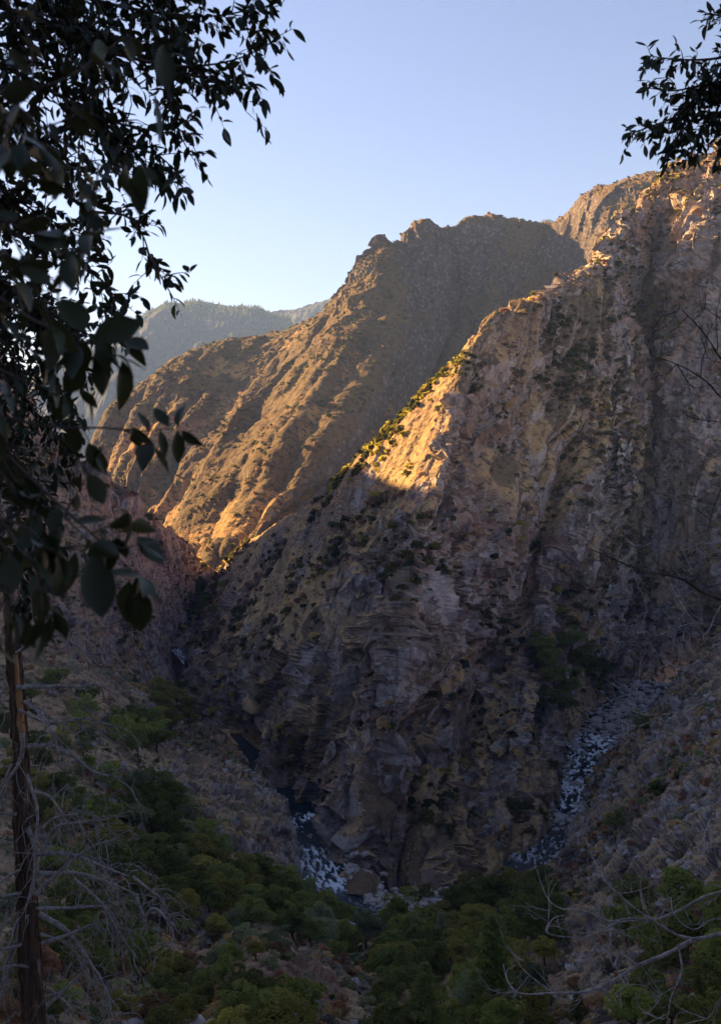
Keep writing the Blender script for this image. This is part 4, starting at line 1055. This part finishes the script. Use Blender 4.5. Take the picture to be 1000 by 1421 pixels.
B_b = [dict(p=[(-150, 330, E), (-20, 400, E), (60, 450, E), (120, 466, E), (170, 470, E)], n=.8, leaves=[(142, 492, E, -.0, .2, -1, .050), (128, 470, E - .1, .8, .1, .3, .058), (150, 470, E, -.3, 0, -1, .05), (100, 480, E, -.8, 0, -.5, .062), (170, 500, E, .1, 0, -1, .06)]),
       dict(p=[(-150, 520, E), (-20, 570, E), (70, 592, E), (150, 594, E), (205, 598, E), (240, 595, E), (252, 600, E)], n=.22, t0=0.0, tw=.4, tip=0, r=.0028,
            leaves=[(235, 592, E, -.75, .3, .75, .030), (247, 594, E, .05, .2, 1, .036), (222, 596, E, .15, .1, -1, .036), (246, 598, E, .05, 0, -1, .040), (252, 597, E, .7, -.3, -.7, .030), (182, 592, E, .7, 0, -.75, .034), (208, 598, E + .1, -.6, .1, .7, .03)]),
       dict(p=[(-120, 560, E + .05), (0, 625, E + .05), (60, 680, E + .05), (110, 725, E), (160, 770, E), (190, 800, E)], n=.9, r=.0035, tw=.75,
            leaves=[(128, 770, E - .15, .1, 0, -1, .068), (178, 712, E, .15, 0, -1, .05), (190, 745, E, .8, 0, -.75, .045), (180, 806, E, -.1, 0, -1, .055), (190, 812, E, .05, 0, -1, .06), (165, 745, E, -.3, 0, -1, .055), (90, 730, E - .1, -.6, 0, -.8, .07), (60, 740, E - .1, .3, 0, -1, .075), (105, 765, E, -.3, 0, -1, .06)]),
       dict(p=[(-120, 640, E - .1), (-20, 700, E - .1), (30, 760, E - .1), (60, 810, E - .1), (75, 850, E - .1)], n=1.25, r=.0035, tw=.8),
       dict(p=[(-120, 700, E), (-30, 760, E), (0, 810, E), (20, 850, E)], n=1.4, tw=.8),
       dict(p=[(-150, 40, E + .1), (-10, 120, E + .1), (90, 200, E + .1), (150, 232, E + .1), (190, 232, E + .1)], n=.6, leaves=[(175, 222, E, .0, 0, -1, .055), (196, 232, E, -.1, 0, -1, .055), (214, 130, E, .1, 0, -1, .06), (230, 125, E, -.1, 0, 1, .05)]),
       dict(p=[(-150, 220, E - .15), (-20, 290, E - .15), (60, 330, E - .15), (100, 350, E - .15)], n=1.0),
       dict(p=[(-150, 100, E - .1), (-20, 120, E - .1), (60, 120, E - .1), (130, 90, E - .1)], n=.9),
       dict(p=[(-150, 470, E), (-30, 500, E), (40, 530, E), (90, 545, E)], n=.9)]
x1, y1 = -1.05, 1.15
bough_tree('oak_tree', 'blurred large-leaved oak branches hanging close to the camera at left', [(x1, y1, gz(x1, y1) - .1), (x1 + .02, y1, -.5), (x1, y1 + .02, .2), (x1 - .05, y1, 1.0)], .05, B_b, .045, .021, .16, 30, 'leaf_near', .52, 9, droop=.7, cap=290, rbase=.0035)
H = 4.2
C_b = [dict(p=[(1100, 40, H), (1040, 70, H), (985, 82, H), (935, 82, H), (902, 78, H)], n=1.0, tw=.6),
       dict(p=[(1100, 90, H), (1030, 110, H), (975, 118, H), (930, 126, H), (898, 122, H)], n=.9, tw=.55),
       dict(p=[(1100, 80, H), (1010, 115, H), (962, 138, H), (935, 162, H), (900, 176, H), (874, 186, H)], n=1.1, tw=.62),
       dict(p=[(962, 138, H), (945, 180, H), (932, 200, H), (925, 212, H)], n=1.3, tw=.55, join=False, r=.006),
       dict(p=[(1100, 120, H), (1030, 150, H), (985, 170, H), (965, 195, H), (958, 215, H)], n=1.5, tw=.62),
       dict(p=[(1100, -20, H), (1045, 10, H), (1010, 25, H), (992, 20, H)], n=1.5, tw=.7),
       dict(p=[(1100, 130, H), (1050, 150, H), (1015, 185, H), (1000, 205, H)], n=1.5, tw=.7),
       dict(p=[(1100, 60, H), (1040, 95, H), (1010, 110, H), (985, 130, H)], n=1.6, tw=.7)]
x2, y2 = 3.3, 4.4
bough_tree('oak_tree', 'leafy oak bough reaching in from the upper right corner', [(x2, y2, gz(x2, y2) - .2), (x2, y2, -1.5), (x2 - .1, y2, .6), (x2 - .3, y2, 2.6)], .13, C_b, .050, .014, .20, 62, 'leaf', .46, 15)

# --- the dead snag at the left
def px3(d, *pts): return [P(x, y, d + (q[0] if q else 0)) for x, y, *q in pts]
def twigs_on(V, F, path, n, ln, r0, r_, droop=.5, curl=.5, t0=.25, sub=0, side=None):
    for k in range(n):
        t = t0 + (1 - t0) * (k + r_.random()) / n; i = min(int(t * (len(path) - 1)), len(path) - 2); p = path[i] + (path[i + 1] - path[i]) * (t * (len(path) - 1) - i)
        tg = path[i + 1] - path[i]; tg /= np.linalg.norm(tg) + 1e-9
        d = tg * .75 + r_.normal(size=3) * np.array([.6, .7, .6]); d /= np.linalg.norm(d); L_ = ln * r_.uniform(.45, 1.2)
        e1 = p + d * L_ * .5 + r_.normal(size=3) * L_ * .07; e2 = p + d * L_ * (1 - .2 * curl) + np.array([0, 0, -droop * L_ * .6]) + r_.normal(size=3) * L_ * .12
        q = smooth_path([p, e1, (e1 + e2) / 2 + r_.normal(size=3) * L_ * .05, e2], 9); tube(V, F, q, np.linspace(r0, r0 * .4, 9), 4)
        if sub: twigs_on(V, F, q, sub, ln * .55, r0 * .7, r_, droop, curl, .3, 0)
SD = 9.0
r_ = np.random.default_rng(77)
tr = np.array(px3(SD, (13, 830), (19, 900), (27, 1010), (33, 1150), (40, 1280), (47, 1421)))
gzz = gz(tr[-1][0] + .03, SD); foot = np.array([tr[-1][0] + .06, SD, gzz - .15])
full = smooth_path(np.concatenate([[P(11, 760, SD)], tr, [foot]]), 60)
rad = np.interp(full[:, 2], [foot[2], tr[-1][2], tr[2][2], tr[1][2], tr[0][2] + .5], [.14, .108, .066, .053, .032])
sn = link('dead_tree', None, None, foot); tag(sn, 'dead conifer snag with drooping grey branches standing at lower left', 'tree')
V, F = [], []; tube(V, F, full - foot, rad, 14, .05, r_); link('trunk', tubes_mesh('trunk', V, F, MAT['snag']), sn)
# the strip where the bark has come away near the top
k0 = (full[:, 2] < tr[1][2] + .0) & (full[:, 2] > tr[2][2] - .1); sp_ = full[k0] + np.array([rad[k0].mean() * .42, -rad[k0].mean() * .62, 0])
V, F = [], []; tube(V, F, sp_ - foot, np.linspace(.022, .042, k0.sum()), 8, .08, r_); tag(link('bare_strip', tubes_mesh('bare_strip', V, F, MAT['bare_wood']), sn), 'orange wood where the bark has come away')
# bark ridges and flakes
V, F = [], []
for _ in range(240):
    i = r_.integers(4, len(full) - 6); a = r_.uniform(0, 6.28); o_ = np.array([math.cos(a), math.sin(a), 0]) * rad[i] * 1.0; m_ = min(i + r_.integers(3, 7), len(full) - 1)
    q = full[i:m_] + o_ * (rad[i:m_] / rad[i])[:, None] + r_.normal(size=(m_ - i, 3)) * .006
    if len(q) > 2: tube(V, F, q - foot, r_.uniform(.006, .014), 4, .2, r_)
link('bark_ridges', tubes_mesh('bark_ridges', V, F, MAT['snag']), sn)
sn_br = [((24, 955), (80, 952), (110, 957), (138, 954), (146, 965), (143, 975)), ((36, 975), (60, 990), (75, 1020), (86, 1055)), ((40, 1036), (70, 1033), (100, 1046), (135, 1070), (165, 1078)),
         ((42, 1098), (70, 1105), (86, 1128), (98, 1150)), ((48, 1155), (75, 1135), (108, 1128)), ((50, 1185), (100, 1185), (140, 1200), (178, 1215)), ((50, 1240), (90, 1205), (130, 1178), (158, 1165)),
         ((52, 1213), (110, 1214), (150, 1225), (190, 1242)), ((185, 1215), (205, 1232), (225, 1250), (222, 1262)), ((55, 1270), (90, 1290), (120, 1330), (150, 1375), (158, 1412)), ((60, 1312), (100, 1295), (135, 1280)),
         ((55, 1295), (90, 1310), (115, 1335)), ((65, 1395), (90, 1375), (118, 1345)), ((62, 1370), (90, 1385), (108, 1415)), ((8, 948), (0, 970), (-10, 1010)), ((20, 1060), (5, 1085), (-15, 1120)),
         ((30, 1015), (34, 1040), (25, 1062), (8, 1090), (-8, 1130)), ((25, 1130), (0, 1128), (-20, 1135)), ((30, 1205), (10, 1215), (-20, 1240)), ((40, 1148), (52, 1180), (42, 1235), (30, 1270), (10, 1340), (-5, 1395)),
         ((30, 1240), (0, 1245), (-20, 1235)), ((38, 1270), (20, 1320), (0, 1395)), ((35, 1310), (10, 1315), (-20, 1318)), ((40, 1340), (15, 1340), (-15, 1350)), ((25, 985), (70, 1005), (120, 998), (150, 1005)), ((38, 1075), (50, 1120), (48, 1190), (46, 1240)),
         ((52, 1335), (55, 1380), (60, 1430)), ((20, 905), (60, 880), (85, 885), (110, 905)), ((48, 1260), (100, 1262), (150, 1262), (160, 1290)), ((190, 1240), (200, 1270), (215, 1262), (238, 1285)), ((100, 1220), (140, 1250), (170, 1300), (190, 1330)), ((55, 1180), (80, 1150), (110, 1140), (150, 1140))]
for bi, pl in enumerate(sn_br):
    y0_ = r_.uniform(-.5, .5); n_ = len(pl); q = smooth_path(np.array([P(x + r_.normal() * 1.5, y + r_.normal() * 1.5, SD + y0_ * j / n_ - .08) for j, (x, y) in enumerate(pl)]), 22)
    V, F = [], []; big_ = bi in (0, 2, 5, 6, 7, 9, 10, 12, 16, 19)
    Lb = np.linalg.norm(np.diff(q, axis=0), axis=1).sum()
    tube(V, F, q - foot, np.linspace(.026 if big_ else .017, .007, 22), 6, .05, r_)
    twigs_on(V, F, q - foot, int(5 + Lb * 9), .42, .0048, r_, .6, .6, .3, 2)
    link('branch', tubes_mesh('branch', V, F, MAT['grey_twig']), sn)

# --- the leafless tree at the right, its trunk just outside the picture
BD = 6.0
bx, by_ = 3.8, 6.1; bz = gz(bx, by_)
bt = link('dead_tree', None, None, (bx, by_, bz - .1)); tag(bt, 'leafless tree with pale curving branches reaching in along the right edge', 'tree'); base = np.array([bx, by_, bz - .1])
tk = smooth_path([base, base + np.array([-.05, 0, 1.2]), base + np.array([.05, .05, 2.6]), base + np.array([.0, 0, 4.2]), base + np.array([-.15, 0, 5.6])], 24)
V, F = [], []; tube(V, F, tk - base, np.linspace(.11, .04, 24), 9, .05, r_); link('trunk', tubes_mesh('trunk', V, F, MAT['grey_twig']), bt)
rb = [(.020, 'grey_twig', 7, [(1045, 1225), (1000, 1237), (972, 1246), (943, 1263), (906, 1277), (870, 1274), (844, 1279), (811, 1263), (778, 1261), (756, 1241), (744, 1206)]),
      (.028, 'grey_twig', 6, [(1060, 1290), (1000, 1296), (961, 1303), (943, 1299), (914, 1283), (870, 1252), (840, 1224), (822, 1190), (811, 1162)]),
      (.022, 'grey_twig', 8, [(961, 1304), (921, 1325), (884, 1340), (848, 1362), (815, 1376), (767, 1378), (716, 1376), (700, 1350), (698, 1338)]),
      (.009, 'grey_twig', 3, [(906, 1277), (855, 1281), (830, 1294), (804, 1301), (758, 1294), (765, 1277), (782, 1270)]),
      (.009, 'grey_twig', 1, [(893, 1262), (889, 1245), (888, 1230), (890, 1218), (894, 1206)]),
      (.010, 'grey_twig', 2, [(872, 1268), (862, 1245), (848, 1238), (836, 1230)]),
      (.012, 'grey_twig', 4, [(1050, 1370), (1000, 1384), (985, 1410), (960, 1418), (943, 1424)]),
      (.010, 'grey_twig', 5, [(940, 1310), (945, 1345), (930, 1385), (925, 1410), (890, 1405)]),
      (.009, 'grey_twig', 2, [(767, 1378), (745, 1362), (725, 1345), (704, 1312)]),
      (.010, 'grey_twig', 4, [(1040, 1290), (990, 1275), (960, 1290), (935, 1270), (930, 1245)]),
      (.010, 'grey_twig', 5, [(884, 1340), (860, 1325), (850, 1340), (846, 1300), (848, 1270)]),
      (.011, 'grey_twig', 6, [(1060, 940), (1000, 950), (960, 985), (930, 990), (885, 990), (860, 975), (846, 945)]),
      (.008, 'grey_twig', 4, [(1050, 965), (985, 990), (945, 1005), (915, 1022), (895, 1032), (870, 1020), (862, 1005)]),
      (.012, 'grey_twig', 8, [(1060, 880), (1000, 895), (965, 920), (935, 925), (905, 900), (885, 865)]),
      (.010, 'grey_twig', 7, [(1060, 800), (1000, 840), (975, 880), (960, 860), (940, 830), (925, 800)]),
      (.010, 'grey_twig', 7, [(1060, 740), (1000, 752), (960, 755), (920, 752), (885, 758), (868, 748)]),
      (.008, 'grey_twig', 6, [(1060, 900), (1000, 870), (960, 865), (930, 875), (900, 880), (880, 868)]),
      (.008, 'grey_twig', 6, [(1060, 960), (1000, 930), (975, 905), (970, 870), (950, 850)]),
      (.016, 'dark_twig', 5, [(1070, 845), (1000, 832), (970, 820), (950, 805), (925, 798), (900, 795), (880, 788), (860, 780), (838, 770), (818, 762)]),
      (.010, 'dark_twig', 8, [(1070, 520), (1000, 498), (985, 475), (970, 455), (955, 440), (942, 425)]),
      (.010, 'dark_twig', 7, [(1070, 580), (1000, 552), (980, 530), (958, 515), (930, 502), (903, 494)]),
      (.006, 'dark_twig', 3, [(1070, 590), (1000, 586), (985, 584), (965, 582), (952, 576)]),
      (.008, 'dark_twig', 6, [(1070, 640), (1010, 660), (995, 690), (985, 720), (980, 740)])]
for rr0, mt_, nt_, pl in rb:
    p0 = np.array(P(*pl[0], BD)); j = tk[np.argmin(np.linalg.norm(tk - p0 - np.array([0, 0, -.4]), axis=1))]
    pts = [P(x, y, BD + .35 * math.sin(k * .9 + rr0 * 900) * (k / len(pl))) for k, (x, y) in enumerate(pl)]
    if pl[0][0] > 1020: pts = [tuple(j)] + pts
    q = smooth_path(np.array(pts), 40); V, F = [], []
    if mt_ == 'dark_twig': rr0 *= 1.45
    tube(V, F, q - base, np.linspace(rr0 * .72, .0028, 40) * (1 + .16 * r_.normal(size=40)), 7, .10, r_)
    for k in range(int(nt_ * 1.3)):
        twigs_on(V, F, q[8:] - base, 1, .38, .0035, r_, -.35, .7, .1, 2)
    link('branch', tubes_mesh('branch', V, F, MAT[mt_]), bt)
